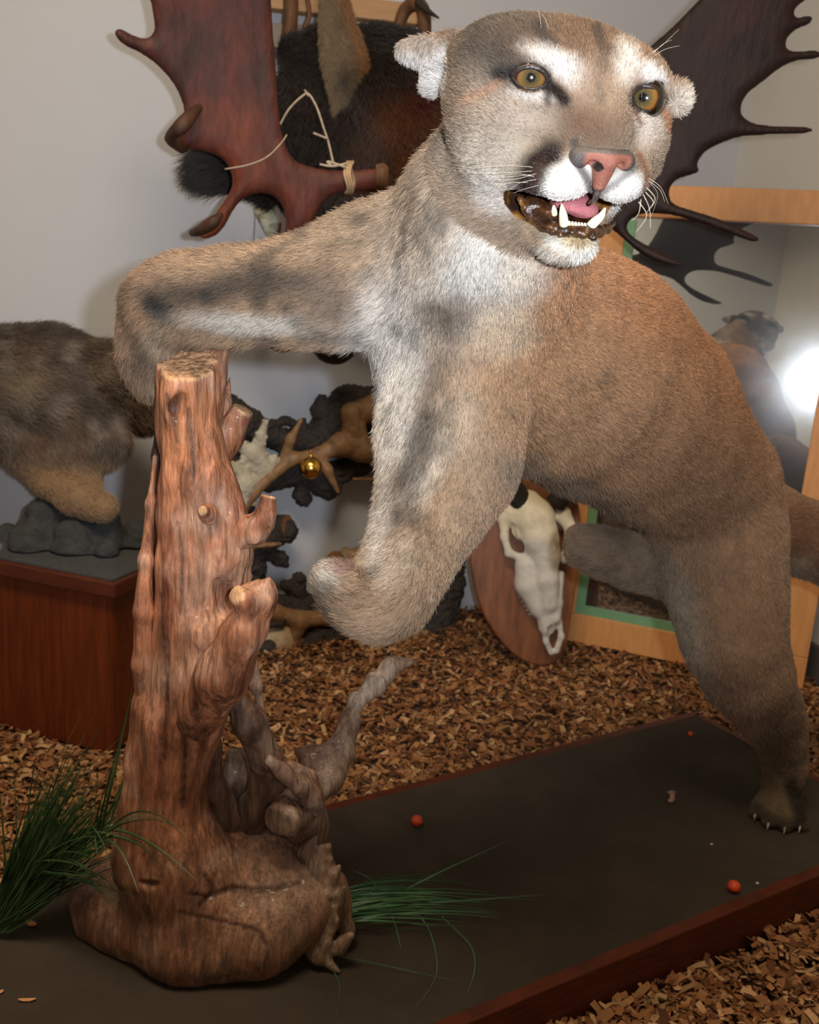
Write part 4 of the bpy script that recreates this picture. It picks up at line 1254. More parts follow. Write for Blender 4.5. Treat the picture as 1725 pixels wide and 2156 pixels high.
def bp(base, tip, d0, d1, sag=0.0, n=4):
    out = []
    for i in range(n):
        t = i / (n - 1)
        x = base[0] + (tip[0] - base[0]) * t; y = base[1] + (tip[1] - base[1]) * t
        y -= sag * 4 * t * (1 - t) if sag else 0
        out.append(P(x, y, d0 + (d1 - d0) * t))
    return out
paths = []
for i in range(420):        # the thick bundle
    t = R_.random(); bx = R_.uniform(-20, 22); by = 1965 - R_.uniform(0, 60)
    ang = R_.uniform(-72, -38) if R_.random() < 0.75 else R_.uniform(-80, -25); L = R_.uniform(200, 330) * (1.15 if R_.random() < .3 else 1)
    tx = bx + L * cos(radians(ang)) + 10; ty = by + L * sin(radians(ang))
    paths.append(bp((bx, by), (tx, ty), 1.36, 1.33 + R_.uniform(-0.04, 0.04), sag=R_.uniform(-16, 22)))
for tip, sg in (((180, 1490), 30), ((222, 1520), 20), ((210, 1475), 10), ((78, 1580), 40), ((28, 1585), -40), ((148, 1560), 20), ((262, 1545), 26), ((310, 1560), 30), ((100, 1640), 20), ((196, 1560), 10), ((120, 1700), 10), ((0, 1670), 10)):
    paths.append(bp((R_.uniform(0, 60), R_.uniform(1820, 1900)), tip, 1.35, 1.32, sag=sg))
for tip, sg in (((282, 1432), -8), ((264, 1510), 6), ((252, 1560), 8), ((305, 1480), -14), ((318, 1470), -30), ((240, 1590), 0), ((296, 1600), -10), ((335, 1520), -20), ((228, 1640), 6)):
    paths.append(bp((R_.uniform(190, 215), R_.uniform(1745, 1790)), tip, 1.30, 1.25, sag=sg))
for tip, sg in (((402, 1778), 62), ((350, 1830), 26), ((292, 1880), 36), ((398, 1852), 30), ((205, 1802), 0), ((160, 1792), -8), ((340, 1722), 20), ((386, 1745), 30), ((240, 1850), 16), ((420, 1860), 20), ((190, 1812), 4), ((322, 1792), 8)):
    paths.append(bp((R_.uniform(195, 225), R_.uniform(1735, 1770)), tip, 1.27, 1.20, sag=sg))
for i in range(16):
    a0 = R_.uniform(-40, 40); L = R_.uniform(110, 220)
    paths.append(bp((R_.uniform(60, 130), R_.uniform(1790, 1860)), (90 + L * cos(radians(a0)), 1830 + L * sin(radians(a0)) * 0.7), 1.33, 1.24, sag=R_.uniform(0, 26)))
blades(paths, 0.0013).build('blades', MAT_G1, tuft)
blades([bp((206, 1770), (205, 1700), 1.3, 1.29), bp((206, 1770), (60, 1900), 1.3, 1.36), bp((60, 1900), (10, 1965), 1.36, 1.385)], 0.003).build('stem', MAT_G1, tuft)
tuft2 = empty('grass_tuft', G(728, 1905, BZ), 'bright green artificial grass tuft lying flat on the display board, right of the stump', 'artificial grass')
paths = []
def gp(pts): return [G(x, y, BZ + z) for x, y, z in pts]
for i in range(60):
    y0 = R_.uniform(1878, 1952); sp = (y0 - 1912) / 40
    L = R_.uniform(180, 340); y1 = 1900 + sp * R_.uniform(20, 62) + R_.uniform(-10, 10)
    paths.append(gp([(700, y0, 0.012), (700 + L * .33, (y0 + y1) / 2 - 10, 0.02 + 0.01 * R_.random()), (700 + L * .7, y1 - 8, 0.018), (715 + L, y1 + R_.uniform(-4, 6), 0.006)]))
for e in ([(715, 1890, .02), (820, 1840, .03), (920, 1835, .02), (950, 1830, .01)], [(715, 1885, .02), (760, 1862, .03), (800, 1838, .03)], [(850, 1875, .02), (950, 1825, .05), (1075, 1768, .06)],
          [(900, 1900, .02), (1000, 1895, .03), (1160, 1882, .02)], [(900, 1905, .02), (1050, 1890, .02), (1200, 1905, .004)], [(705, 1955, .01), (860, 1955, .015), (1000, 1975, .005)],
          [(700, 2010, .01), (820, 2035, .006), (960, 2065, .003)], [(760, 1900, .02), (790, 1860, .03), (740, 1830, .02)],
          [(870, 1915, .02), (905, 1960, .004), (920, 2050, .003), (870, 2128, .003)], [(930, 1930, .02), (990, 1990, .004), (1000, 2040, .003), (985, 2090, .003)], [(800, 1870, .02), (830, 1940, .01), (845, 2000, .002)],
          [(700, 2040, .004), (716, 2080, .003), (708, 2150, .003)]):
    paths.append(gp(e))
blades(paths, 0.0010).build('blades', MAT_G2, tuft2)

# ------------------------------------------------------------------ pedestal with a rock and a small furry mount
PC = G(238, 1590, 0.0)                         # front bottom corner of the box
pa = nrm(np.array([G(30, 1535, 0)[0] - PC[0], G(30, 1535, 0)[1] - PC[1], 0])); pb = np.array([pa[1], -pa[0], 0]); pb = pb if pb[1] > 0 else -pb
zt = 0.3
for _ in range(40):
    zt += (proj(np.array([PC[0], PC[1], zt]))[1] - 1252) * 0.0004
PW = 0.30
ped = empty('display_pedestal', PC + (pa + pb) * PW / 2, 'square reddish-brown wooden pedestal with an overhanging top, by the left wall', 'pedestal')
MAT_PED = mat_plain('pedestal_wood', (116, 50, 18), rough=0.4, c2=(82, 32, 12), c3=(100, 42, 15), scale=7, stretch=(16, 16, 1), coat=0.25)
mb = MB(); cP = PC + (pa + pb) * PW / 2
mb.box((cP[0], cP[1], zt / 2), (PW / 2, PW / 2, zt / 2), [pa, pb, np.array([0, 0, 1.0])])
mb.build('box', MAT_PED, ped, smooth=False, bevel=0.002)
OV = 0.022
mb = MB(); mb.box((cP[0], cP[1], zt + 0.0165), (PW / 2 + OV, PW / 2 + OV, 0.016), [pa, pb, np.array([0, 0, 1.0])])
mb.build('top_plate', mat_plain('pedestal_top_wood', (98, 44, 26), rough=0.4, c2=(70, 32, 20), scale=7, stretch=(2, 2, 12)), ped, smooth=False, bevel=0.003)
PT = zt + 0.0325
mb = MB(); mb.box((cP[0], cP[1], PT + 0.002), (PW / 2 + OV - 0.012, PW / 2 + OV - 0.012, 0.0018), [pa, pb, np.array([0, 0, 1.0])])
mb.build('grey_inlay', mat_plain('pedestal_grit', (74, 76, 78), rough=0.95, c2=(58, 60, 62), scale=90, bump=0.6), ped, smooth=False)
PT += 0.004
rock = None
def dpl(x, y, z): return float((G(x, y, z) - CAM) @ FW)
dR = dpl(120, 1150, PT)
allr = [(100, 1090, dR + 0.02, 62), (160, 1130, dR - 0.02, 60), (225, 1110, dR, 34), (60, 1150, dR - 0.03, 60), (225, 1165, dR - 0.04, 36), (290, 1120, dR + 0.04, 40), (10, 1140, dR + 0.03, 50), (236, 1076, dR + 0.01, 14)]
ctr = P(120, 1130, dR)
FR = Field(ctr - 0.28, ctr + 0.28, 0.0055)
for a in allr: FR.cap(P(a[0], a[1], a[2]), P(a[0], a[1] + 60, a[2] + 0.01), pr(a[3], a[2]) * 0.7, pr(a[3], a[2]) * 1.1, 0.02)
FR.plane((0, 0, PT + 0.001), (0, 0, -1), 0.001)
Ve, Qe = FR.mesh()
Ne = vnormals(Ve, Qe); up_ = (Ve[:, 2] > PT + 0.004)
Ve = Ve + Ne * (up_ * (0.010 * fbm(Ve * 28, 3) + 0.004 * fbm(Ve * 90, 2)))[:, None]
rock = mesh_obj('artificial_rock', Ve, Qe, mat_plain('rock_grey', (66, 68, 70), rough=0.95, c2=(46, 48, 50), scale=40, bump=0.9, bscale=120))
tag(rock, 'dark grey crumpled artificial rock on the pedestal, under the small furry animal', 'rock')

dA = dR + 0.02
CA = [[(-60, 860, dA, 110), (20, 810, dA, 112), (110, 805, dA, 112), (190, 815, dA + 0.01, 88), (245, 800, dA + 0.03, 72), (290, 830, dA + 0.05, 50), (300, 880, dA + 0.06, 34)],
      [(30, 900, dA, 70), (75, 960, dA - 0.02, 46), (110, 1010, dA - 0.03, 34), (160, 1045, dA - 0.05, 34), (215, 1068, dA - 0.07, 32)],
      [(150, 890, dA, 70), (175, 960, dA - 0.01, 38), (190, 1020, dA - 0.02, 24)], [(210, 870, dA, 60), (238, 935, dA - 0.02, 28), (232, 975, dA - 0.02, 12)]]
def fur_animal(obj, chains, h, k, paintf, lenf, n, rad=0.0004, down=0.4, extra=None, matname='body', **kw):
    q = [x for ch in chains for x in pts3(ch)]
    lo = np.min([p - r - 0.03 for p, r in q], 0); hi = np.max([p + r + 0.03 for p, r in q], 0)
    Fd = Field(lo, hi, h)
    for ch in chains:
        z = pts3(ch)
        for a, b in zip(z[:-1], z[1:]): Fd.cap(a[0], b[0], a[1], b[1], k)
    if extra: extra(Fd)
    V, Q = Fd.mesh(); V = relax(V, Q, 1); N = vnormals(V, Q)
    x, y, d = proj(V)
    c = paintf(V, x, y)
    fl = np.zeros_like(V); ws = 0
    for ch in chains:
        z = pts3(ch)
        for a, b in zip(z[:-1], z[1:]):
            ab = b[0] - a[0]; t = np.clip((V - a[0]) @ ab / (ab @ ab + 1e-9), 0, 1)
            dd = np.linalg.norm(V - a[0] - t[:, None] * ab, axis=1) - a[1]
            fl += np.exp(-np.maximum(dd, 0) / 0.02)[:, None] * nrm(ab)
    fl /= np.linalg.norm(fl, axis=1, keepdims=True) + 1e-6
    fl += np.array([0, 0, -down]) + 0.35 * np.stack([fbm(V * 14 + s, 2) for s in (0, 40, 80)], 1)
    mesh_obj(matname, V, Q, MAT_PELT, obj, colors=c * 0.8)
    grow_fur('fur', obj, V, Q, N, fl, lenf(V, x, y), c, n, rad=rad, clump=0.35, jit=0.3, **kw)
    return Fd
def paA(V, x, y):
    n1 = fbm(V * 40, 3); n2 = fbm(V * 12 + 5, 3)
    c = np.tile(lin(104, 90, 80), (len(V), 1))
    def bl(w, cc):
        nonlocal c
        c = c * (1 - w[:, None]) + lin(*cc)[None] * w[:, None]
    bl(ss(0, 0.4, n1) * 0.7, (150, 136, 122)); bl(ss(0, 0.4, -n1) * 0.6, (66, 54, 48)); bl(ss(0.05, 0.5, n2) * 0.5, (124, 98, 78))
    bl(ss(950, 1010, y) * 0.9, (158, 128, 98)); bl(ss(240, 290, x) * 0.6, (110, 82, 58))
    g = np.exp(-(((x - 45) / 45) ** 2 + ((y - 820) / 40) ** 2)); bl(g * 0.7, (160, 144, 118))
    bl(ss(735, 700, y) * 0.6, (60, 48, 40))
    return c
anim = empty('mounted_furry_animal', (P(120, 1060, dA)[0], P(120, 1060, dA)[1], PT + 0.10), 'small grizzled grey-brown furry animal mount hunched on the dark rock', 'taxidermy animal')
fur_animal(anim, CA, 0.005, 0.03, paA, lambda V, x, y: 0.022 - 0.012 * ss(960, 1010, y), 60000, rad=0.00042, lift=0.5)

# ------------------------------------------------------------------ the wall side: antlers, hides, wreath, skull, mirror
nL3 = np.append(nL, 0.0)
def onwall(px, py, off=0.0):
    r = ray(px, py); o = np.append(KC, 0) + nL3 * off
    return CAM + r * (((o - CAM) @ nL3) / (r @ nL3))
def wd(px, py, off=0.0): return float((onwall(px, py, off) - CAM) @ FW)

def inflate(outline, frame, h, thick, width, bend=None, extra=None, holes=(), rough=0.0):
    """solid body from a closed outline (u,v) in metres; frame = (origin, U, V, W)"""
    O = np.asarray(outline, float)
    lo = O.min(0) - 4 * h; hi = O.max(0) + 4 * h
    nu, nv = (np.ceil((hi - lo) / h)).astype(int) + 1
    U, Vv = np.meshgrid(lo[0] + h * np.arange(nu), lo[1] + h * np.arange(nv), indexing='ij')
    def sd(Pg):
        d = np.full(U.shape, 1e9); ins = np.zeros(U.shape, bool)
        for (x0, y0), (x1, y1) in zip(Pg, np.roll(Pg, -1, 0)):
            dx, dy = x1 - x0, y1 - y0
            t = np.clip(((U - x0) * dx + (Vv - y0) * dy) / (dx * dx + dy * dy + 1e-12), 0, 1)
            d = np.minimum(d, np.hypot(U - x0 - t * dx, Vv - y0 - t * dy))
            c = ((y0 > Vv) != (y1 > Vv))
            with np.errstate(divide='ignore', invalid='ignore'):
                xi = (x1 - x0) * (Vv - y0) / (y1 - y0 if y1 != y0 else 1e-9) + x0
            ins ^= c & (U < xi)
        return np.where(ins, d, -d)
    D = sd(O)
    for hl in holes: D = np.minimum(D, -sd(np.asarray(hl, float)))
    t = np.clip(D / width, 0, 1)
    Hh = np.where(D > 0, thick * np.sqrt(np.clip(1 - (1 - t) ** 2, 0, 1)), D)
    if extra is not None: Hh = np.where(D > 0, Hh * extra(U, Vv, D), Hh)
    bd_ = np.zeros_like(U) if bend is None else bend(U, Vv)
    wl = bd_.min() - thick * 1.8 - 3 * h; wh = bd_.max() + thick * 1.8 + 3 * h
    fo = Field((lo[0], lo[1], wl), (lo[0] + h * (nu - 1), lo[1] + h * (nv - 1), wh), h)
    W = fo.ax[2][None, None, :]
    n0, n1, n2 = fo.F.shape
    Hh = Hh[:n0, :n1]; bd_ = bd_[:n0, :n1]
    fo.F[:Hh.shape[0], :Hh.shape[1]] = np.maximum(np.abs(W - bd_[:, :, None]) - Hh[:, :, None], -0.05)
    V, Q = fo.mesh(); V = relax(V, Q, 2, 0.5)
    o, A, B, C = frame
    return o + V[:, :1] * A + V[:, 1:2] * B + V[:, 2:] * C, Q, V

def pxframe(px, py, d, tiltx=0.0):
    o = P(px, py, d); c = nrm(ray(px, py)); a = nrm(RT - (RT @ c) * c); b = np.cross(-c, a)
    return o, a, b, -c
def pxout(pts, px, py, d, smooth=3):
    s = d / F
    q = np.array([((x - px) * s, -(y - py) * s) for x, y in pts])
    if smooth:
        n = len(q); out = []
        for i in range(n):
            p0, p1, p2, p3 = q[i - 1], q[i], q[(i + 1) % n], q[(i + 2) % n]
            for k in range(smooth):
                t = k / smooth
                out.append(0.5 * (2 * p1 + (p2 - p0) * t + (2 * p0 - 5 * p1 + 4 * p2 - p3) * t * t + (3 * p1 - p0 - 3 * p2 + p3) * t ** 3))
        q = np.array(out)
    return q
def antler_col(V, a, b, c):
    n1 = fbm(V * np.array([20, 20, 9]), 4); n2 = fbm(V * 7 + 3, 3)
    k = np.tile(lin(*a), (len(V), 1))
    w = ss(-0.1, 0.5, n1) * 0.8; k = k * (1 - w[:, None]) + lin(*b)[None] * w[:, None]
    w = ss(0.0, 0.5, n2) * 0.8; k = k * (1 - w[:, None]) + lin(*c)[None] * w[:, None]
    return k
MAT_ANT = mat_vcol('antler_stained', rough=0.6, spec=0.35, bump=0.8, bscale=70, stretch=(1, 1, 0.3), grain=0.35)
DL = 1.92
OUT1 = [(338, -30), (344, 40), (347, 80), (332, 100), (305, 96), (285, 86), (272, 88), (270, 97), (285, 114), (318, 130), (348, 152), (374, 184), (387, 214), (390, 240), (384, 275), (382, 305), (430, 315), (462, 330), (477, 352),
        (480, 382), (462, 412), (436, 445), (414, 474), (402, 486), (410, 494), (436, 488), (458, 468), (478, 436), (502, 412), (532, 401), (560, 404), (580, 420), (590, 448), (588, 480), (578, 515), (572, 560),
        (636, 560), (642, 512), (652, 462), (672, 425), (702, 402), (742, 397), (800, 396), (802, 352), (742, 354), (692, 353), (650, 346), (618, 334), (600, 308), (589, 268), (586, 200), (583, 100), (579, 0),
        (570, -70), (540, -130), (500, -110), (470, -160), (430, -120), (395, -150), (360, -100)]
ant1 = empty('moose_antler', P(460, 560, DL), 'reddish-brown palmate moose antler hanging in front of the left wall, tied with string', 'antler')
o1 = pxout(OUT1, 460, 250, DL)
def bend1(U, V_): return 0.9 * (U - 0.02) ** 2 + 0.35 * V_ ** 2 * (V_ > 0) + np.where(U > 0.14, -(U - 0.14) * 0.25, 0)
def ex1(U, V_, D): return 1 + 0.05 * np.sin(U * 70 + V_ * 9)
V_, Q_, L_ = inflate(o1, pxframe(460, 250, DL), 0.0035, 0.016, 0.034, bend1, ex1)
mesh_obj('palm', V_, Q_, MAT_ANT, ant1, colors=antler_col(V_, (88, 42, 34), (62, 38, 34), (110, 52, 30)))
def ant_cap(parent, ch, name='tine', a=(74, 46, 32), b=(48, 30, 22), c=(100, 66, 42)):
    q = smoothpath([np.append(P(x, y, d), pr(r, d)) for x, y, d, r in ch], 4)
    mb = MB(); mb.tube(list(q[:, :3]), list(q[:, 3]), 14)
    V = np.array(mb.V)
    return mesh_obj(name, V, mb.F, MAT_ANT, parent, colors=antler_col(V, a, b, c))
ant_cap(ant1, [(424, 222, DL - 0.02, 6), (405, 240, DL - 0.05, 13), (380, 268, DL - 0.07, 16), (356, 292, DL - 0.04, 10), (384, 305, DL + 0.01, 18)])
ant_cap(ant1, [(468, 450, DL - 0.05, 4), (446, 470, DL - 0.055, 14), (420, 486, DL - 0.03, 11), (405, 490, DL, 8)])
ant_cap(ant1, [(792, 374, DL - 0.0, 26), (808, 374, DL, 29), (818, 374, DL, 22)], 'burr', (120, 84, 60), (60, 34, 26), (190, 176, 160))
DRr = 2.05
OUT2 = [(1475, 0), (1440, 36), (1398, 78), (1360, 110), (1300, 170), (1250, 260), (1220, 350), (1180, 400), (1120, 410), (1120, 450), (1200, 455), (1290, 470), (1335, 497), (1366, 521), (1402, 540), (1440, 550), (1468, 551), (1470, 546), (1430, 527),
        (1382, 506), (1352, 488), (1342, 472), (1350, 455), (1372, 444), (1402, 442), (1442, 446), (1482, 456), (1532, 472), (1592, 492), (1614, 497), (1624, 491), (1602, 478), (1540, 452), (1482, 435), (1438, 421), (1426, 402), (1428, 385),
        (1442, 370), (1470, 361), (1484, 353), (1478, 342), (1482, 328), (1496, 312), (1522, 298), (1562, 285), (1622, 281), (1690, 278), (1702, 272), (1690, 266), (1602, 262), (1566, 250), (1553, 230), (1562, 204), (1592, 178), (1622, 154),
        (1652, 141), (1690, 137), (1698, 129), (1688, 122), (1638, 122), (1626, 112), (1628, 98), (1642, 84), (1665, 75), (1671, 64), (1662, 59), (1641, 62), (1633, 52), (1642, 40), (1666, 20), (1680, 6), (1674, -4), (1658, 3), (1624, 16), (1608, 10), (1602, -20),
        (1620, -60), (1590, -80), (1560, -40), (1530, -60), (1500, -30)]
ant2 = empty('moose_antler', P(1450, 560, DRr), 'very dark brown palmate moose antler with long tines, right of the cougar head', 'antler')
o2 = pxout(OUT2, 1450, 250, DRr)
def bend2(U, V_): return -0.9 * (U + 0.02) ** 2 * 0.5 + 0.2 * V_ ** 2
V_, Q_, L_ = inflate(o2, pxframe(1450, 250, DRr), 0.0038, 0.014, 0.026, bend2)
mesh_obj('palm', V_, Q_, MAT_ANT, ant2, colors=antler_col(V_, (40, 18, 16), (28, 14, 14), (58, 24, 18)))

# the antlers hang on dark cords from the ceiling
MAT_BRK = mat_plain('dark_cord', (40, 36, 34), rough=0.8)
for par_, p_ in ((ant1, P(462, -60, DL)), (ant2, P(1545, -20, DRr))):
    mb = MB(); mb.tube([p_, p_ * 0.5 + np.array([p_[0], p_[1], CEIL - 0.004]) * 0.5, np.array([p_[0], p_[1], CEIL - 0.004])], 0.0018, 8)
    mb.build('hanging_cord', MAT_BRK, par_)
# string round the antler
MAT_STR = mat_plain('string', (182, 166, 148), rough=0.9, c2=(150, 134, 118), scale=80)
def string(name, lab, pl, r=0.0016, parent=None):
    mb = MB()
    for ch in pl:
        q = smoothpath([P(x, y, d) for x, y, d in ch], 6); mb.tube(list(q), r, 6)
    o = mb.build(name, MAT_STR)
    tag(o, lab, 'string'); return o
string('string', 'pale string looped up behind the moose antler and knotted round its beam', [
    [(590, 262, DL + 0.06), (610, 228, DL + 0.08), (640, 200, DL + 0.09), (652, 200, DL + 0.09), (668, 228, DL + 0.08), (682, 270, DL + 0.06), (692, 300, DL + 0.03), (702, 344, DL - 0.01)],
    [(650, 202, DL + 0.09), (642, 190, DL + 0.10)], [(690, 292, DL + 0.03), (660, 280, DL + 0.02)], [(674, 346, DL - 0.03), (700, 350, DL - 0.035), (730, 344, DL - 0.03)], [(700, 350, DL - 0.035), (690, 340, DL - 0.035), (728, 352, DL - 0.035)]], 0.0024)
string('string', 'thin pale string stretched across the palm of the left moose antler', [[(474, 356, DL - 0.035), (520, 348, DL - 0.04), (560, 332, DL - 0.036), (590, 304, DL - 0.02), (604, 284, DL + 0.0)]], 0.0016)
mb = MB(); q = [P(728 + 14 * cos(t), 372 + 30 * sin(t), DL - 0.004 - 0.03 * cos(t + 0.3)) for t in np.linspace(0, 2 * pi, 20)]
q = [P(736, 374, DL) + (UP * cos(t) - FW * sin(t)) * (0.0295) + RT * 0.003 * sin(3 * t) for t in np.linspace(0, 2 * pi, 24)]
for k in range(3): mb.tube([a + RT * (0.005 * (k - 1)) for a in q], 0.0028, 6, caps=False)
tag(mb.build('string', mat_plain('string_pale', (190, 160, 126), rough=0.9, c2=(160, 130, 100), scale=60)), 'flat tan binding wound round the beam of the left moose antler', 'string')

# ---- dark furry hide and wooden rack behind the cougar's head
DH = 2.30
hide = empty('dark_hide', P(740, 560, DH), 'dark brown to black furry hide hanging behind the left moose antler', 'animal hide')
CHD = [[(640, 190, DH, 60), (630, 300, DH, 58), (650, 400, DH + 0.02, 60), (690, 470, DH + 0.04, 50)], [(760, 150, DH, 70), (800, 220, DH - 0.02, 90), (850, 300, DH - 0.02, 90), (830, 400, DH, 80), (800, 480, DH, 70)],
       [(720, 230, DH + 0.02, 80), (730, 360, DH + 0.02, 90), (740, 460, DH + 0.03, 80)], [(880, 200, DH, 60), (930, 260, DH, 50), (930, 360, DH, 50)], [(620, 110, DH + 0.02, 35), (700, 105, DH + 0.02, 45), (800, 100, DH, 35), (860, 110, DH, 45)],
       [(560, 420, DH - 0.03, 20), (520, 372, DH - 0.08, 30), (455, 350, DH - 0.12, 36), (440, 356, DH - 0.12, 32)]]
def paH(V, x, y):
    c = np.tile(lin(34, 26, 24), (len(V), 1)); n1 = fbm(V * 8, 3)
    def bl(w, cc):
        nonlocal c
        c = c * (1 - w[:, None]) + lin(*cc)[None] * w[:, None]
    bl(ss(740, 860, x + 60 * n1) * ss(160, 260, y), (84, 48, 28)); bl(ss(700, 760, x) * ss(250, 330, y) * ss(820, 780, x) * 0.6, (72, 50, 42))
    bl(np.exp(-(((x - 890) / 26) ** 2 + ((y - 205) / 40) ** 2)) * 0.9, (70, 10, 14)); bl(ss(520, 480, x) * 0.6, (58, 52, 54))
    return c
fur_animal(hide, CHD, 0.008, 0.04, paH, lambda V, x, y: 0.020 + 0.035 * ss(520, 470, x), 45000, rad=0.0005, lift=0.4)
ear_o = [(684, -40), (720, -40), (742, 30), (770, 110), (786, 180), (780, 220), (768, 262), (738, 250), (716, 222), (700, 240), (692, 200), (676, 130), (676, 60)]
fl_ = pxframe(730, 110, DH - 0.13)
V_, Q_, L_ = inflate(pxout(ear_o, 730, 110, DH - 0.13), fl_, 0.004, 0.022, 0.05, lambda U, W_: 0.6 * U ** 2)
nn_ = fbm(V_ * 18, 3); xx, yy, _ = proj(V_)
c_ = np.tile(lin(120, 102, 76), (len(V_), 1))
for w, cc in ((ss(0, .4, nn_) * .6, (88, 72, 54)), (ss(730, 760, xx - 0.3 * (yy - 100)) * 0.8, (132, 88, 52)), (np.exp(-(((xx - 725) / 22) ** 2 + ((yy - 170) / 40) ** 2)), (70, 60, 54)), (np.exp(-(((xx - 752) / 14) ** 2 + ((yy - 205) / 26) ** 2)), (44, 38, 30))):
    c_ = c_ * (1 - w[:, None]) + lin(*cc)[None] * w[:, None]
leg = empty('mounted_deer_leg', P(730, 262, DH - 0.13), 'tan furred leg piece hanging down over the dark hide, behind the string', 'animal leg')
mesh_obj('pelt', V_, Q_, MAT_PELT, leg, colors=c_)
Nn = vnormals(V_, Q_)
grow_fur('fur', leg, V_, Q_, Nn, np.tile(np.array([0.2, 0, -1.0]), (len(V_), 1)), np.full(len(V_), 0.014), c_, 16000, rad=0.0004, clump=0.2)
# light wooden rail and curved posts above the hide
MAT_RAIL = mat_plain('light_rail_wood', (176, 140, 104), rough=0.55, c2=(156, 120, 86), scale=10, stretch=(1, 1, 14))
MAT_POST = mat_plain('brown_post_wood', (98, 64, 40), rough=0.5, c2=(62, 44, 30), scale=16, stretch=(5, 5, 1))
rack = empty('wall_rack', P(740, 30, 2.40), 'pale wooden rail with brown curved posts at the top, above the dark hide', 'wooden rack')
def bar(px0, px1, d0, d1, hh, th, name, mat, parent):
    a = P(px0[0], px0[1], d0); b = P(px1[0], px1[1], d1)
    mb = MB(); ax = nrm(b - a); up = nrm(UP - (UP @ ax) * ax); mb.box((a + b) / 2, (np.linalg.norm(b - a) / 2, hh, th), [ax, up, np.cross(ax, up)])
    return mb.build(name, mat, parent, smooth=False, bevel=0.003)
bar((560, -2), (880, 34), 2.36, 2.46, 0.026, 0.012, 'rail', MAT_RAIL, rack)
bar((560, 75), (900, 100), 2.38, 2.48, 0.030, 0.008, 'lower_rail', mat_plain('grey_rail', (120, 108, 104), rough=0.6), rack)
for ch in ([(612, -40, 2.34, 16), (612, 30, 2.34, 16), (606, 110, 2.34, 16)], [(832, 130, 2.38, 8), (838, 70, 2.37, 11), (852, 24, 2.36, 14), (876, 8, 2.34, 15), (892, 26, 2.34, 15), (894, 80, 2.34, 15), (894, 140, 2.34, 14)], [(640, -40, 2.32, 5), (652, 30, 2.32, 5), (640, 60, 2.32, 4)]):
    ant_cap(rack, ch, 'post', (98, 64, 40), (62, 44, 30), (120, 86, 58))
ant_cap(rack, [(880, 4, 2.32, 9), (900, 22, 2.30, 6), (924, 38, 2.28, 2)], 'hook', (44, 38, 30), (30, 26, 22), (60, 52, 44))

# ---- small things under the hide: a hanging wedge, wire, two dark hooves
mb = MB(); dq = wd(560, 465, 0.10)
V_, Q_, _ = inflate(pxout([(536, 438), (578, 436), (584, 480), (566, 500), (548, 470)], 560, 465, dq), pxframe(560, 465, dq), 0.003, 0.008, 0.012)
hw = mesh_obj('hanging_tag', V_, Q_, mat_plain('tag_pale', (196, 196, 172), rough=0.6, c2=(128, 118, 84), scale=40, contrast=(0.45, 0.6)))
tag(hw, 'small pale wedge-shaped tag hanging under the left moose antler beside a thin wire', 'tag')
mb = MB(); mb.tube(list(smoothpath([onwall(534, 400, 0.03), onwall(537, 450, 0.03), onwall(535, 500, 0.03), onwall(531, 560, 0.03)], 4)), 0.0012, 6)
tag(mb.build('wire', mat_plain('wire_grey', (120, 112, 108), rough=0.5)), 'thin dark wire hanging down the white wall under the left antler', 'wire')
for (x, y, rx, ry, a, cc, lab) in ((590, 724, 34, 18, 6, (112, 58, 30), 'reddish-brown rounded horn tip showing below the raised foreleg'), (700, 742, 48, 24, 10, (22, 18, 17), 'black furry rounded tip showing below the cougar armpit')):
    dd = wd(x, y, 0.22)
    q = smoothpath([np.append(P(x - rx * .7, y - ry * 1.6, dd), pr(ry * .8, dd)), np.append(P(x - rx * .3, y - 4, dd), pr(ry, dd)), np.append(P(x + rx * .4, y, dd), pr(ry, dd)), np.append(P(x + rx * .95, y - 2, dd), pr(ry * .35, dd))], 4)
    mb = MB(); mb.tube(list(q[:, :3]), list(q[:, 3]), 14)
    # hung from a cord that runs up behind the foreleg
    mb.tube([P(x - rx * .7, y - ry * 1.6, dd), P(x - rx * .5, 600, dd + 0.01), P(x, 470, dd + 0.02)], [pr(ry * .7, dd), pr(8, dd), pr(3, dd)], 10)
    tag(mb.build('horn_tip', mat_plain('horn_' + ('black' if cc[0] < 40 else 'brown'), cc, rough=0.45, c2=tuple(int(v * 1.5) for v in cc), scale=40)), lab, 'horn')

# ---- dark wreath of twigs and antlers leaning on the wall
WO = 0.07
def Wp(x, y, off=WO): return onwall(x, y, off)
wreath = empty('antler_wreath', Wp(700, 1400, WO), 'dark twig wreath with roe antlers and white lichen, leaning on the wall', 'wreath')
def wtube(name, chs, mat, k=0.01, h=0.0035, disp=0.003, parent=wreath):
    q = [(Wp(x, y, o_), r * wd(x, y) / F) for ch in chs for x, y, o_, r in ch]
    lo = np.min([p - r - 0.015 for p, r in q], 0); hi = np.max([p + r + 0.015 for p, r in q], 0)
    Fd = Field(lo, hi, h)
    for ch in chs:
        z = [(Wp(x, y, o_), r * wd(x, y) / F) for x, y, o_, r in ch]
        for a, b in zip(z[:-1], z[1:]): Fd.cap(a[0], b[0], a[1], b[1], k)
    V, Q = Fd.mesh(); N = vnormals(V, Q); V = V + N * (disp * fbm(V * 45, 3) + disp * 0.8 * fbm(V * 120, 2))[:, None]
    return mesh_obj(name, V, Q, mat, parent)
MAT_TWIG = mat_plain('dark_bark', (40, 35, 34), rough=0.85, c2=(58, 50, 46), scale=60, bump=0.8)
MAT_ROE = mat_plain('roe_antler', (124, 88, 58), rough=0.55, c2=(92, 62, 40), scale=30, c3=(142, 108, 74), bump=0.4)
MAT_BONEW = mat_plain('lichen_white', (196, 190, 174), rough=0.9, c2=(168, 156, 132), scale=50, bump=0.6)
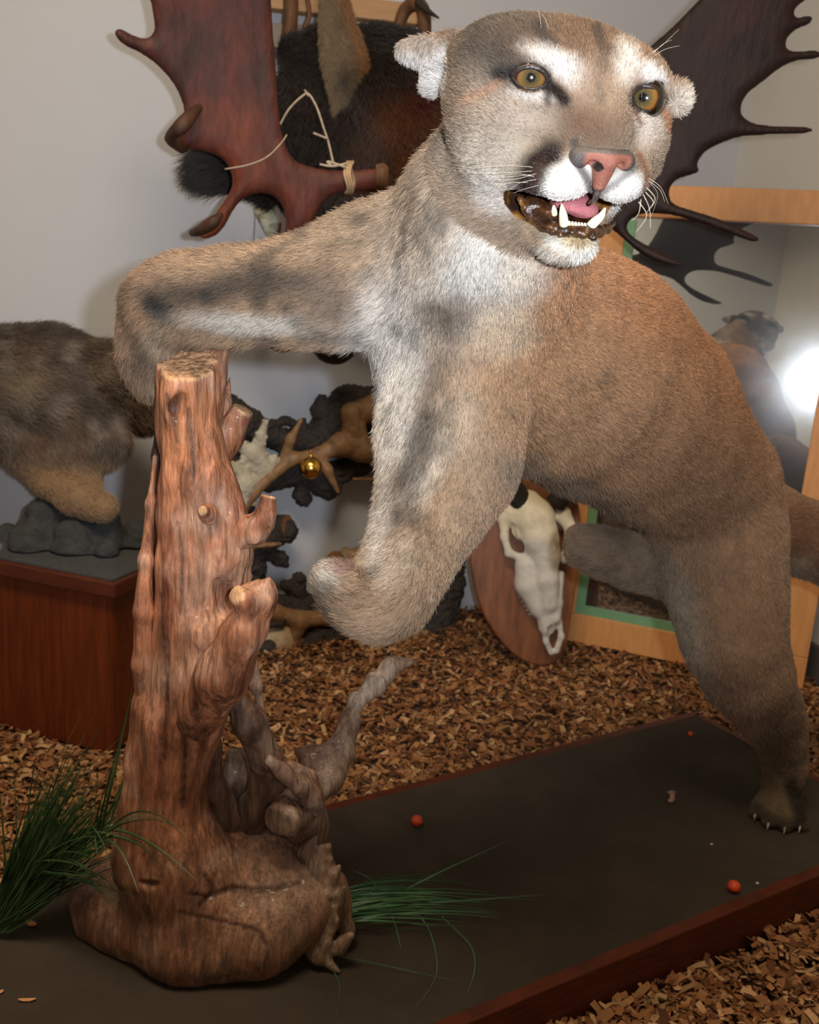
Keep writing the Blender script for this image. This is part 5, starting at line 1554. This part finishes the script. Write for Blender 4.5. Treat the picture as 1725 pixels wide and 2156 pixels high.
MAT_CUTW = mat_plain('cut_wood_end', (150, 106, 66), rough=0.7, c2=(126, 84, 50), scale=40)
wtube('twig_ring', [[(480, 870, .07, 40), (545, 905, .07, 26), (600, 930, .07, 24), (660, 930, .07, 30), (700, 900, .07, 40), (735, 850, .07, 38), (780, 850, .07, 34), (850, 900, .07, 40), (900, 1010, .07, 40), (940, 1120, .07, 36), (930, 1230, .08, 46), (900, 1330, .09, 52), (870, 1385, .10, 44)],
                    [(480, 870, .07, 36), (470, 960, .07, 40), (490, 1040, .07, 40), (500, 1120, .07, 36), (520, 1190, .07, 38), (520, 1290, .07, 34), (540, 1330, .08, 22)],
                    [(545, 1270, .08, 22), (620, 1282, .08, 28), (700, 1285, .09, 34), (790, 1330, .09, 40)],
                    [(595, 1430, .13, 26), (610, 1380, .12, 34), (660, 1335, .11, 32), (740, 1335, .10, 34), (830, 1350, .10, 46), (870, 1370, .11, 44)],
                    [(520, 1170, .08, 30), (560, 1130, .09, 28), (600, 1118, .10, 25)], [(560, 1165, .08, 12), (590, 1175, .08, 15), (600, 1185, .08, 10)],
                    [(560, 925, .08, 14), (575, 895, .08, 10), (600, 885, .08, 8), (625, 895, .08, 7)], [(700, 900, .08, 16), (675, 865, .08, 18), (678, 845, .08, 14)], [(640, 900, .08, 10), (638, 885, .08, 6)],
                    [(560, 1000, .07, 34), (640, 985, .07, 32), (700, 1000, .07, 24), (800, 960, .07, 24)], [(640, 1000, .08, 18), (634, 1045, .08, 14), (640, 1050, .08, 16)], [(650, 1000, .08, 22), (690, 1025, .09, 26)],
                    [(625, 1240, .08, 16), (600, 1230, .08, 10)], [(630, 1255, .08, 14), (630, 1220, .08, 16)], [(780, 1180, .08, 26), (830, 1150, .08, 30)], [(640, 1370, .12, 20), (680, 1390, .14, 26)]], MAT_TWIG, k=0.010, h=0.003, disp=0.007)
for (x, y, o_, r, dn) in ((606, 1108, .115, 24, nrm(RT * 0.93 - FW * 0.35)), (692, 1030, .10, 22, nrm(RT * 0.2 - UP * 0.85 - FW * 0.4)), (702, 1185, .13, 26, nrm(-RT * 0.55 + UP * 0.35 - FW * 0.75))):
    c0 = Wp(x, y, o_); rr = r * wd(x, y) / F
    mb = MB(); mb.tube([c0 - dn * 0.05, c0 - dn * 0.01, c0], [rr, rr, rr], 16)
    s = mb.build('sawn_stub', MAT_TWIG, wreath)
    s.data.materials.append(MAT_CUTW); s.data.polygons[len(s.data.polygons) - 1].material_index = 1
    s.data.polygons[len(s.data.polygons) - 1].use_smooth = False
wtube('roe_antler', [[(790, 960, .12, 20), (760, 945, .13, 24), (720, 935, .13, 24), (670, 958, .13, 13), (620, 965, .14, 12), (570, 1000, .14, 12), (530, 1040, .14, 13), (505, 1080, .14, 12)], [(760, 945, .13, 24), (745, 900, .13, 22), (740, 870, .13, 20), (790, 860, .12, 30)],
                     [(670, 955, .13, 10), (690, 990, .15, 10), (712, 1036, .16, 4)], [(600, 965, .13, 12), (612, 925, .15, 9), (634, 885, .16, 4)], [(800, 930, .12, 24), (850, 950, .12, 30)]], MAT_ROE, k=0.012, disp=0.0015)
wtube('roe_antler', [[(545, 1262, .14, 14), (580, 1290, .15, 16), (630, 1305, .15, 18), (690, 1300, .14, 15), (760, 1305, .13, 16)], [(630, 1310, .15, 18), (610, 1350, .14, 20), (580, 1400, .13, 26), (560, 1430, .12, 20)]], MAT_ROE, k=0.012, disp=0.0015)
wtube('roe_antler', [[(520, 1180, .13, 8), (530, 1150, .14, 7), (590, 1145, .15, 4)], [(510, 1200, .12, 10), (515, 1260, .12, 8)]], MAT_ROE, k=0.006, disp=0.001)
wtube('roe_antler', [[(845, 1395, .20, 9), (848, 1340, .19, 10), (858, 1290, .18, 12)], [(878, 1392, .2, 7), (880, 1340, .19, 8), (872, 1290, .18, 10)]], MAT_ROE, k=0.006, disp=0.001)
lich = [[(505, 935, .13, 9), (530, 955, .13, 20), (560, 985, .13, 18), (545, 1010, .13, 14)], [(558, 888, .15, 5), (548, 925, .14, 11), (545, 960, .13, 14)], [(520, 975, .13, 12), (545, 990, .13, 14)],
        [(490, 1040, .13, 22), (515, 1020, .13, 26), (530, 1010, .13, 16), (500, 1050, .13, 26)], [(485, 985, .13, 10), (500, 982, .13, 11)], [(570, 965, .13, 9), (585, 975, .13, 8)], [(470, 1010, .12, 10), (472, 1015, .12, 9)]]
lich2 = []
r_ = np.random.default_rng(4)
for ch in lich:
    lich2.append(ch)
    for (x, y, o_, r) in ch:
        for _ in range(4):
            a = r_.uniform(0, 2 * pi); lich2.append([(x, y, o_, r * .6), (x + cos(a) * r * 1.35, y + sin(a) * r * 1.35, o_ + .01, r * 0.28)])
wtube('lichen', lich2, MAT_BONEW, k=0.006, h=0.0028, disp=0.002)
wtube('lichen', [[(742, 1190, .14, 22), (728, 1165, .14, 12)], [(750, 1170, .14, 18), (760, 1205, .14, 22)], [(720, 1200, .14, 16), (735, 1215, .14, 20)]], mat_plain('lichen_tan', (170, 150, 124), rough=0.9, c2=(120, 92, 66), scale=50, bump=0.6), k=0.008, disp=0.004)
# skull plates of the two roe heads
wtube('skull_plate', [[(600, 1320, .13, 20), (590, 1345, .13, 34), (575, 1375, .13, 30), (560, 1400, .12, 20)], [(565, 1310, .13, 14), (560, 1340, .13, 22)]], mat_plain('bone_spotted', (190, 176, 150), rough=0.7, c2=(150, 112, 70), scale=20, bump=0.3), k=0.012, disp=0.001)
wtube('eye_socket', [[(565, 1318, .165, 5), (590, 1312, .165, 8), (600, 1300, .165, 6)]], MAT_TWIG, k=0.006, disp=0.001)
wtube('eye_socket', [[(550, 1368, .17, 12), (566, 1362, .17, 15)]], MAT_TWIG, k=0.006, disp=0.001)
wtube('skull_plate', [[(862, 1275, .17, 14), (880, 1250, .17, 20), (892, 1225, .17, 16)], [(858, 1262, .17, 8), (850, 1290, .17, 18)], [(868, 1310, .18, 6), (880, 1270, .18, 10)]], mat_plain('bone_small', (190, 180, 158), rough=0.7, c2=(140, 118, 90), scale=60), k=0.006, disp=0.001)
wtube('skull_plate', [[(745, 1008, .09, 4), (800, 1010, .09, 4)]], mat_plain('plate_tan', (160, 126, 90), rough=0.7, c2=(130, 96, 66), scale=40), k=0.008, disp=0.001)
gb = Wp(655, 985, .17)
bm = bmesh.new(); bmesh.ops.create_uvsphere(bm, u_segments=40, v_segments=24, radius=24 * wd(655, 985, .17) / F)
me = bpy.data.meshes.new('gold_ball'); bm.to_mesh(me); bm.free()
for p_ in me.polygons: p_.use_smooth = True
gm, gnt, gbs = mat_new('gold_shiny'); gbs.inputs['Base Color'].default_value = rgba((232, 184, 92)); gbs.inputs['Metallic'].default_value = 1; gbs.inputs['Roughness'].default_value = 0.22
me.materials.append(gm)
ball = bpy.data.objects.new('gold_bauble', me); COL.objects.link(ball); ball.location = gb
tag(ball, 'shiny gold ball ornament hanging on the dark twig wreath', 'bauble')
bm = MB(); rb = 24 * wd(655, 985, .17) / F
bm.tube([gb + UP * rb * 0.9, gb + UP * (rb + 0.006)], [0.006, 0.005], 12); bm.tube([gb + UP * (rb + 0.006), gb + UP * (rb + 0.016), gb + UP * (rb + 0.018) - FW * 0.0], [0.001, 0.001, 0.001], 6)
cp = bm.build('cap', gm, ball)
bpy.context.view_layer.update()

# ---- mirror in a pale wooden frame, leaning in the corner
M0 = np.array([1.107, 2.488, 0.006]); M1 = np.array([0.43, 2.755, 0.006])
mh = nrm(M0 - M1); mnrm = nrm(-ray(1680, 815)); mv = nrm(np.cross(mh, -mnrm)); mv = mv if mv[2] > 0 else -mv
mnrm = nrm(np.cross(mh, mv)); mnrm = mnrm if mnrm @ (CAM - M0) > 0 else -mnrm
MW = np.linalg.norm(M0 - M1)
def onmirror(px, py):
    r = ray(px, py); p = CAM + r * (((M1 - CAM) @ mnrm) / (r @ mnrm)); return (p - M1) @ mh, (p - M1) @ mv
print('mirror top', onmirror(1432, 390), onmirror(1725, 408), 'w', MW, onmirror(1725, 469), onmirror(1208, 1286), onmirror(1660, 1270))
MHh = onmirror(1560, 398)[1]
RWd = 0.085
mirror = empty('framed_mirror', (M0 + M1) / 2, 'large mirror in a pale wooden frame leaning in the room corner behind the cougar', 'mirror')
MAT_FRM = mat_plain('frame_pale_wood', (222, 158, 98), rough=0.5, c2=(204, 140, 82), scale=9, stretch=(6, 6, 1.2), coat=0.15)
Mb = [mh, mv, mnrm]
def mbox(u0, u1, v0, v1, w0, w1, name, mat, bevel=0.002):
    c = M1 + mh * (u0 + u1) / 2 + mv * (v0 + v1) / 2 + mnrm * (w0 + w1) / 2
    mb = MB(); mb.box(c, ((u1 - u0) / 2, (v1 - v0) / 2, (w1 - w0) / 2), Mb); return mb.build(name, mat, mirror, smooth=False, bevel=bevel)
mbox(0, MW, 0, RWd, -0.004, 0.020, 'frame_rail', MAT_FRM); mbox(0, MW, MHh - RWd, MHh, -0.004, 0.020, 'frame_rail', MAT_FRM)
mbox(0, RWd, RWd + .001, MHh - RWd - .001, -0.004, 0.020, 'frame_rail', MAT_FRM); mbox(MW - RWd, MW, RWd + .001, MHh - RWd - .001, -0.004, 0.020, 'frame_rail', MAT_FRM)
mg, mnt, mbs = mat_new('mirror_glass'); mbs.inputs['Base Color'].default_value = (0.80, 0.84, 0.84, 1); mbs.inputs['Metallic'].default_value = 1; mbs.inputs['Roughness'].default_value = 0.0
# a film of dust on the glass scatters part of the light
nt = mg.node_tree; dm = nt.nodes.new('ShaderNodeBsdfAnisotropic'); dm.inputs['Roughness'].default_value = 0.16; dm.inputs['Color'].default_value = (0.75, 0.8, 0.85, 1)
df = nt.nodes.new('ShaderNodeBsdfDiffuse'); df.inputs['Color'].default_value = (0.5, 0.52, 0.54, 1)
tn = nt.nodes.new('ShaderNodeTexNoise'); tn.inputs['Scale'].default_value = 7; tn.inputs['Detail'].default_value = 8; tcm = nt.nodes.new('ShaderNodeTexCoord'); nt.links.new(tcm.outputs['Object'], tn.inputs['Vector'])
rm = nt.nodes.new('ShaderNodeMapRange'); rm.inputs[1].default_value = 0.35; rm.inputs[2].default_value = 0.7; rm.inputs[3].default_value = 0.05; rm.inputs[4].default_value = 0.11; nt.links.new(tn.outputs['Fac'], rm.inputs[0])
m1 = nt.nodes.new('ShaderNodeMixShader'); m2 = nt.nodes.new('ShaderNodeMixShader'); m2.inputs[0].default_value = 0.05
nt.links.new(rm.outputs[0], m1.inputs[0]); nt.links.new(mbs.outputs[0], m1.inputs[1]); nt.links.new(dm.outputs[0], m1.inputs[2])
nt.links.new(m1.outputs[0], m2.inputs[1]); nt.links.new(df.outputs[0], m2.inputs[2]); nt.links.new(m2.outputs[0], nt.nodes['Material Output'].inputs['Surface'])
mbox(RWd - 0.006, MW - RWd + 0.006, RWd - 0.006, MHh - RWd + 0.006, 0.001, 0.006, 'mirror_glass', mg, bevel=0)
MAT_GRN = mat_plain('green_strip', (122, 168, 128), rough=0.6, c2=(104, 150, 112), scale=10)
g_ = RWd; t_ = 0.026
mbox(g_, MW - g_, g_, g_ + t_, 0.0065, 0.012, 'green_edge_strip', MAT_GRN, 0)
mbox(g_, g_ + t_, g_ + t_, MHh - g_ - 0.008, 0.0065, 0.012, 'green_edge_strip', MAT_GRN, 0)

# ---- skull on an oval wooden shield
SB = G(1125, 1398, 0.004)
sn = nrm(np.append(nrm(CAM[:2] - SB[:2] + np.array([0.55, 0.0])), 0) + np.array([0, 0, 0.20])); su = nrm(np.cross([0, 0, 1.0], sn)); sv = np.cross(sn, su)
def onshield(px, py, off=0.0):
    r = ray(px, py); o = SB + sn * off; p = CAM + r * (((o - CAM) @ sn) / (r @ sn)); return p
def shuv(px, py): p = onshield(px, py) - SB; return (p @ su, p @ sv)
so = np.array([shuv(*q) for q in [(1000, 1075), (986, 1150), (996, 1230), (1016, 1292), (1050, 1346), (1090, 1384), (1128, 1399), (1162, 1394), (1186, 1368), (1200, 1300), (1214, 1200), (1222, 1110), (1205, 1030), (1160, 975), (1095, 960), (1035, 1000)]])
sm_ = []
n = len(so)
for i in range(n):
    p0, p1, p2, p3 = so[i - 1], so[i], so[(i + 1) % n], so[(i + 2) % n]
    for k in range(5):
        t = k / 5; sm_.append(0.5 * (2 * p1 + (p2 - p0) * t + (2 * p0 - 5 * p1 + 4 * p2 - p3) * t * t + (3 * p1 - p0 - 3 * p2 + p3) * t ** 3))
sm_ = np.array(sm_); sm_[:, 1] -= sm_[:, 1].min()
skm = empty('mounted_skull', SB, 'white horned animal skull on an oval brown wooden shield, leaning beside the mirror', 'skull trophy')
V_, F_ = prism(np.array([SB + su * a + sv * b for a, b in sm_]), sn, 0.022)
mb = MB(); mb.add((V_, F_)); mb.build('wooden_shield', mat_plain('shield_wood', (142, 88, 52), rough=0.42, c2=(98, 56, 32), c3=(124, 74, 42), scale=5, stretch=(9, 9, 1), coat=0.3), skm, smooth=False, bevel=0.006)
def S3(x, y, off, r): 
    p = onshield(x, y, 0.022 + off); return p, r * float((p - CAM) @ FW) / F
sk_ch = [[(1110, 1065, .04, 34), (1125, 1090, .045, 42), (1135, 1130, .05, 40), (1148, 1170, .05, 34)], [(1148, 1170, .055, 28), (1150, 1220, .055, 26), (1155, 1270, .05, 22)],
         [(1110, 1190, .04, 26), (1112, 1230, .035, 28), (1135, 1280, .035, 22)], [(1145, 1270, .04, 20), (1152, 1320, .035, 18)], [(1150, 1320, .04, 7), (1150, 1350, .035, 6), (1160, 1374, .03, 6)], [(1178, 1310, .04, 7), (1182, 1340, .035, 6), (1172, 1370, .03, 7)], [(1168, 1300, .045, 14), (1172, 1270, .045, 12), (1180, 1210, .04, 9)],
         [(1052, 1072, .02, 14), (1062, 1090, .03, 14), (1062, 1130, .035, 8), (1072, 1165, .04, 8), (1095, 1172, .04, 9)], [(1075, 1075, .03, 22), (1090, 1090, .04, 24)], [(1185, 1085, .03, 20), (1200, 1110, .035, 12), (1196, 1140, .04, 8), (1188, 1180, .04, 8)], [(1090, 1120, .045, 12), (1112, 1150, .05, 10), (1125, 1172, .05, 12)]]
ps = [S3(*q) for ch in sk_ch for q in ch]
lo = np.min([p - r - .02 for p, r in ps], 0); hi = np.max([p + r + .02 for p, r in ps], 0)
FS = Field(lo, hi, 0.0026)
for ch in sk_ch:
    z = [S3(*q) for q in ch]
    for a, b in zip(z[:-1], z[1:]): FS.cap(a[0], b[0], a[1], b[1], 0.010)
for ch, kk in (([(1092, 1148, .055, 13), (1100, 1156, .02, 12)], .004), ([(1139, 1185, .075, 5), (1146, 1230, .07, 5), (1152, 1272, .065, 3)], .003), ([(1180, 1185, .06, 4), (1180, 1225, .06, 4)], .003), ([(1160, 1325, .055, 8), (1164, 1350, .04, 7)], .003), ([(1076, 1110, .06, 8), (1082, 1140, .05, 8)], .004), ([(1160, 1325, .01, 8), (1164, 1350, .01, 7)], .003)):
    z = [S3(*q) for q in ch]
    for a, b in zip(z[:-1], z[1:]): FS.cap(a[0], b[0], a[1], b[1], kk, 'sub')
V_, Q_ = FS.mesh(); V_ = relax(V_, Q_, 1); N_ = vnormals(V_, Q_); V_ = V_ + N_ * (0.0012 * fbm(V_ * 60, 3))[:, None]
xx, yy, _ = proj(V_); nn_ = fbm(V_ * 40, 3)
c_ = np.tile(lin(206, 200, 192), (len(V_), 1))
for w, cc in ((ss(1160, 1110, yy) * 0.8, (222, 208, 176)), (np.exp(-(((xx - 1176) / 16) ** 2 + ((yy - 1150) / 24) ** 2)) * 0.8 * (nn_ > -0.2), (170, 146, 96)), (ss(0.1, 0.5, nn_) * 0.3, (176, 160, 138))):
    c_ = c_ * (1 - w[:, None]) + lin(*cc)[None] * w[:, None]
mesh_obj('skull', V_, Q_, mat_vcol('bone', rough=0.6, spec=0.4, bump=0.3, bscale=150), skm, colors=c_)
for ch, s_ in (([(1100, 1062, .05, 22), (1088, 1040, .06, 24), (1070, 1020, .07, 22), (1020, 1000, .08, 16)], 1), ([(1168, 1062, .05, 22), (1190, 1035, .06, 22), (1220, 1010, .07, 16)], 1)):
    q = smoothpath([np.append(*S3(*c)) for c in ch], 5)
    mb = MB(); mb.tube(list(q[:, :3]), list(q[:, 3]), 14); mb.build('horn', mat_plain('horn_core_black', (26, 22, 20), rough=0.9, c2=(44, 36, 30), scale=40, bump=0.6), skm)
mb = MB()
for k in range(7):
    p, r = S3(1088 + k * 5, 1238 + k * 9, .018, 5); mb.tube([p, p - su * 0.006 - sv * 0.004], [0.006, 0.003], 8)
mb.build('tooth_row', mat_plain('old_teeth', (200, 192, 176), rough=0.5, c2=(160, 140, 110), scale=60), skm)

# ------------------------------------------------------------------ red plastic berries, dust and chips on the board
MAT_BERRY = mat_plain('berry_orange_red', (216, 76, 32), rough=0.5, c2=(196, 60, 28), scale=60)
berry_lab = {0: 'orange-red plastic berry nearest the driftwood stump on the dark board', 1: 'orange-red plastic berry near the front edge of the dark board, right side', 2: 'tiny orange-red berry by the far back corner of the dark board'}
for i, (x, y, r) in enumerate(((877, 1734, 0.0105), (1544, 1873, 0.0105), (1453, 1546, 0.0058))):
    g = G(x, y + 4, BZ)
    b_ = empty('plastic_berry', g + np.array([0, 0, 0.0004]), berry_lab[i], 'berry', 'orange-red berries on the board')
    bm = bmesh.new(); bmesh.ops.create_icosphere(bm, subdivisions=3, radius=r)
    V = np.array([v.co[:] for v in bm.verts]); Fc = [tuple(v.index for v in f.verts) for f in bm.faces]; bm.free()
    V = V * (1 + 0.07 * fbm(V * 160 + i, 2))[:, None] * np.array([1, 1, 0.92]) + np.array(g) + np.array([0, 0, r * 0.92])
    mesh_obj('fruit', V, Fc, MAT_BERRY, b_)
    mb = MB(); mb.tube([g + np.array([-r * 0.6, 0, r * .9]), g + np.array([-r * 1.5, -0.002, r * 0.4])], [0.0009, 0.0006], 6); mb.build('stalk', mat_plain('berry_stalk', (70, 24, 14), rough=0.6), b_)

CHC = [(168, 120, 78), (146, 98, 60), (128, 80, 48), (186, 146, 104), (104, 64, 38), (158, 110, 70)]
def chip_geo(n, rs):
    L = rs.uniform(0.004, 0.0135, n) * rs.uniform(0.7, 1.35, n); Wd = L * rs.uniform(0.22, 0.62, n); bd2 = rs.uniform(-0.25, 0.35, n) * L; th = 0.0004
    base = np.array([(-1, -1), (0, -1), (1, -1), (1, 1), (0, 1), (-1, 1)], float)
    V = np.zeros((n, 6, 3)); V[:, :, 0] = base[:, 0] * L[:, None]; V[:, :, 1] = base[:, 1] * Wd[:, None] * rs.uniform(0.55, 1.1, (n, 6))
    V[:, [1, 4], 2] = bd2[:, None]
    return V
def rotv(V, yaw, pitch, roll):
    cy, sy, cp, sp, cr, sr = np.cos(yaw), np.sin(yaw), np.cos(pitch), np.sin(pitch), np.cos(roll), np.sin(roll)
    R = np.stack([np.stack([cy * cp, cy * sp * sr - sy * cr, cy * sp * cr + sy * sr], -1), np.stack([sy * cp, sy * sp * sr + cy * cr, sy * sp * cr - cy * sr], -1), np.stack([-sp, cp * sr, cp * cr], -1)], 1)
    return np.einsum('nij,nkj->nki', R, V)
rs = np.random.default_rng(21)
NCH = 195000
pxs = rs.uniform(-420, 2500, NCH); pys = rs.uniform(1180, 2330, NCH)
# sample the ground evenly enough: candidates in view, kept by how much floor a pixel covers
pts = np.array([CAM + (FW + RT * ((x - 862.5) / F) - UP * ((y - 1078) / F)) * 0 for x, y in ((0, 0),)])
rr = FW[None] + RT[None] * ((pxs - 862.5) / F)[:, None] - UP[None] * ((pys - 1078.0) / F)[:, None]
tt = (0.004 - CAM[2]) / rr[:, 2]; gp_ = CAM[None] + rr * tt[:, None]
dep = tt
keep = rs.random(NCH) < np.clip((dep / 2.9) ** 2.2, 0.12, 1)
inroom = ((gp_[:, :2] - KC) @ nL > 0.012) & ((gp_[:, :2] - KC) @ nR > 0.02)
rel = gp_ - bcorner; onb = ((rel @ bl) > -0.008) & ((rel @ bl) < BL + 0.008) & ((rel @ bw) > -0.008) & ((rel @ bw) < BW + 0.008)
relp = gp_ - PC; onp = ((relp @ pa) > -0.006) & ((relp @ pa) < PW + 0.006) & ((relp @ pb) > -0.006) & ((relp @ pb) < PW + 0.006)
keep &= inroom & ~onb & ~onp
gp_ = gp_[keep]; n = len(gp_)
gp_[:, 2] = ground_h(gp_[:, 0], gp_[:, 1])
# the bedding is heaped a little against the board
rel = gp_ - bcorner
dfront = (rel @ bw) - BW
gp_[:, 2] += 0.022 * np.exp(-np.maximum(dfront, 0) / 0.12) * (dfront > 0) + 0.010 * rs.random(n)
V = rotv(chip_geo(n, rs), rs.uniform(0, 2 * pi, n), rs.normal(0, 0.35, n), rs.normal(0, 0.35, n)) + gp_[:, None, :]
Q = (np.arange(n)[:, None, None] * 6 + np.array([[0, 1, 4, 5], [1, 2, 3, 4]])[None]).reshape(-1, 4)
cc = np.array([lin(*c) for c in CHC])[rs.integers(0, len(CHC), n)] * rs.uniform(0.65, 1.15, (n, 1))
print('chips', n)
ch = mesh_obj('wood_chips', V.reshape(-1, 3), Q, mat_vcol('wood_chip', rough=0.75, spec=0.3), smooth=False, colors=np.repeat(cc, 6, 0))
tag(ch, 'loose tan wood chips covering the floor around the display board', 'wood chips', kind='stuff')
# single chips that lie on the board
MAT_CHIP = mat_plain('single_chip', (206, 150, 98), rough=0.7, c2=(180, 122, 76), scale=60)
def chip(x, y, L, W, ang, lab, mat=MAT_CHIP):
    g = G(x, y, BZ); n_ = 10; a = np.array([cos(ang), sin(ang), 0]); b = np.array([-sin(ang), cos(ang), 0])
    out = np.array([g + np.array([0, 0, 0.0006]) + a * L * cos(t) * (1 + .1 * sin(3 * t)) + b * W * sin(t) + np.array([0, 0, 0.0015 * cos(t) ** 2]) for t in np.linspace(0, 2 * pi, n_, endpoint=False)])
    V_, F_ = prism(out, (0, 0, 1), 0.0012)
    o = mesh_obj('wood_chip', np.array(V_), F_, mat, smooth=False); tag(o, lab, 'wood chip', 'single chips lying on the board')
chip(66, 1946, 0.0095, 0.0048, -0.5, 'oval orange-tan wood chip on the dark board left of the stump')
chip(57, 2107, 0.0115, 0.0026, 0.15, 'narrow tan wood chip on the dark board at the bottom left')
chip(1, 2090, 0.004, 0.003, 0.3, 'tiny pale wood chip at the very left edge of the board')
MAT_FLUFF = mat_plain('pale_fluff', (176, 138, 118), rough=0.95, c2=(150, 110, 92), scale=100, bump=0.8)
g = G(1414, 1688, BZ)
FF = Field(g - np.array([.03, .03, .004]), g + np.array([.04, .05, .02]), 0.0015)
for a, b_, r in (((0, 0, .003), (.004, .012, .004), .0045), ((.004, .012, .004), (.006, .026, .004), .005), ((.002, .026, .004), (.012, .028, .004), .004), ((-.004, -.002, .003), (.003, .002, .003), .004)):
    FF.cap(g + np.array(a), g + np.array(b_), r, r * .8, 0.003)
FF.plane((0, 0, BZ + 0.0003), (0, 0, -1), 0.0005)
V_, Q_ = FF.mesh(); N_ = vnormals(V_, Q_); V_ = V_ + N_ * (0.0009 * fbm(V_ * 300, 2) * (V_[:, 2] > BZ + 0.002))[:, None]
tag(mesh_obj('fluff_scrap', V_, Q_, MAT_FLUFF), 'small pale pinkish scrap of fluff on the dark board', 'scrap')
for (x, y, s_) in ((1595, 1860, 0.0022), (1499, 1778, 0.002)):
    g = G(x, y, BZ); bm = MB(); bm.box(g + np.array([0, 0, 0.0006]), (s_, s_ * 0.8, 0.0005), Bb)
    tag(bm.build('paint_fleck', mat_plain('white_fleck', (220, 214, 200), rough=0.8), smooth=False), 'tiny white fleck on the board beside the front red berry' if x > 1550 else 'tiny pale fleck on the board before the cougar hind foot', 'fleck')
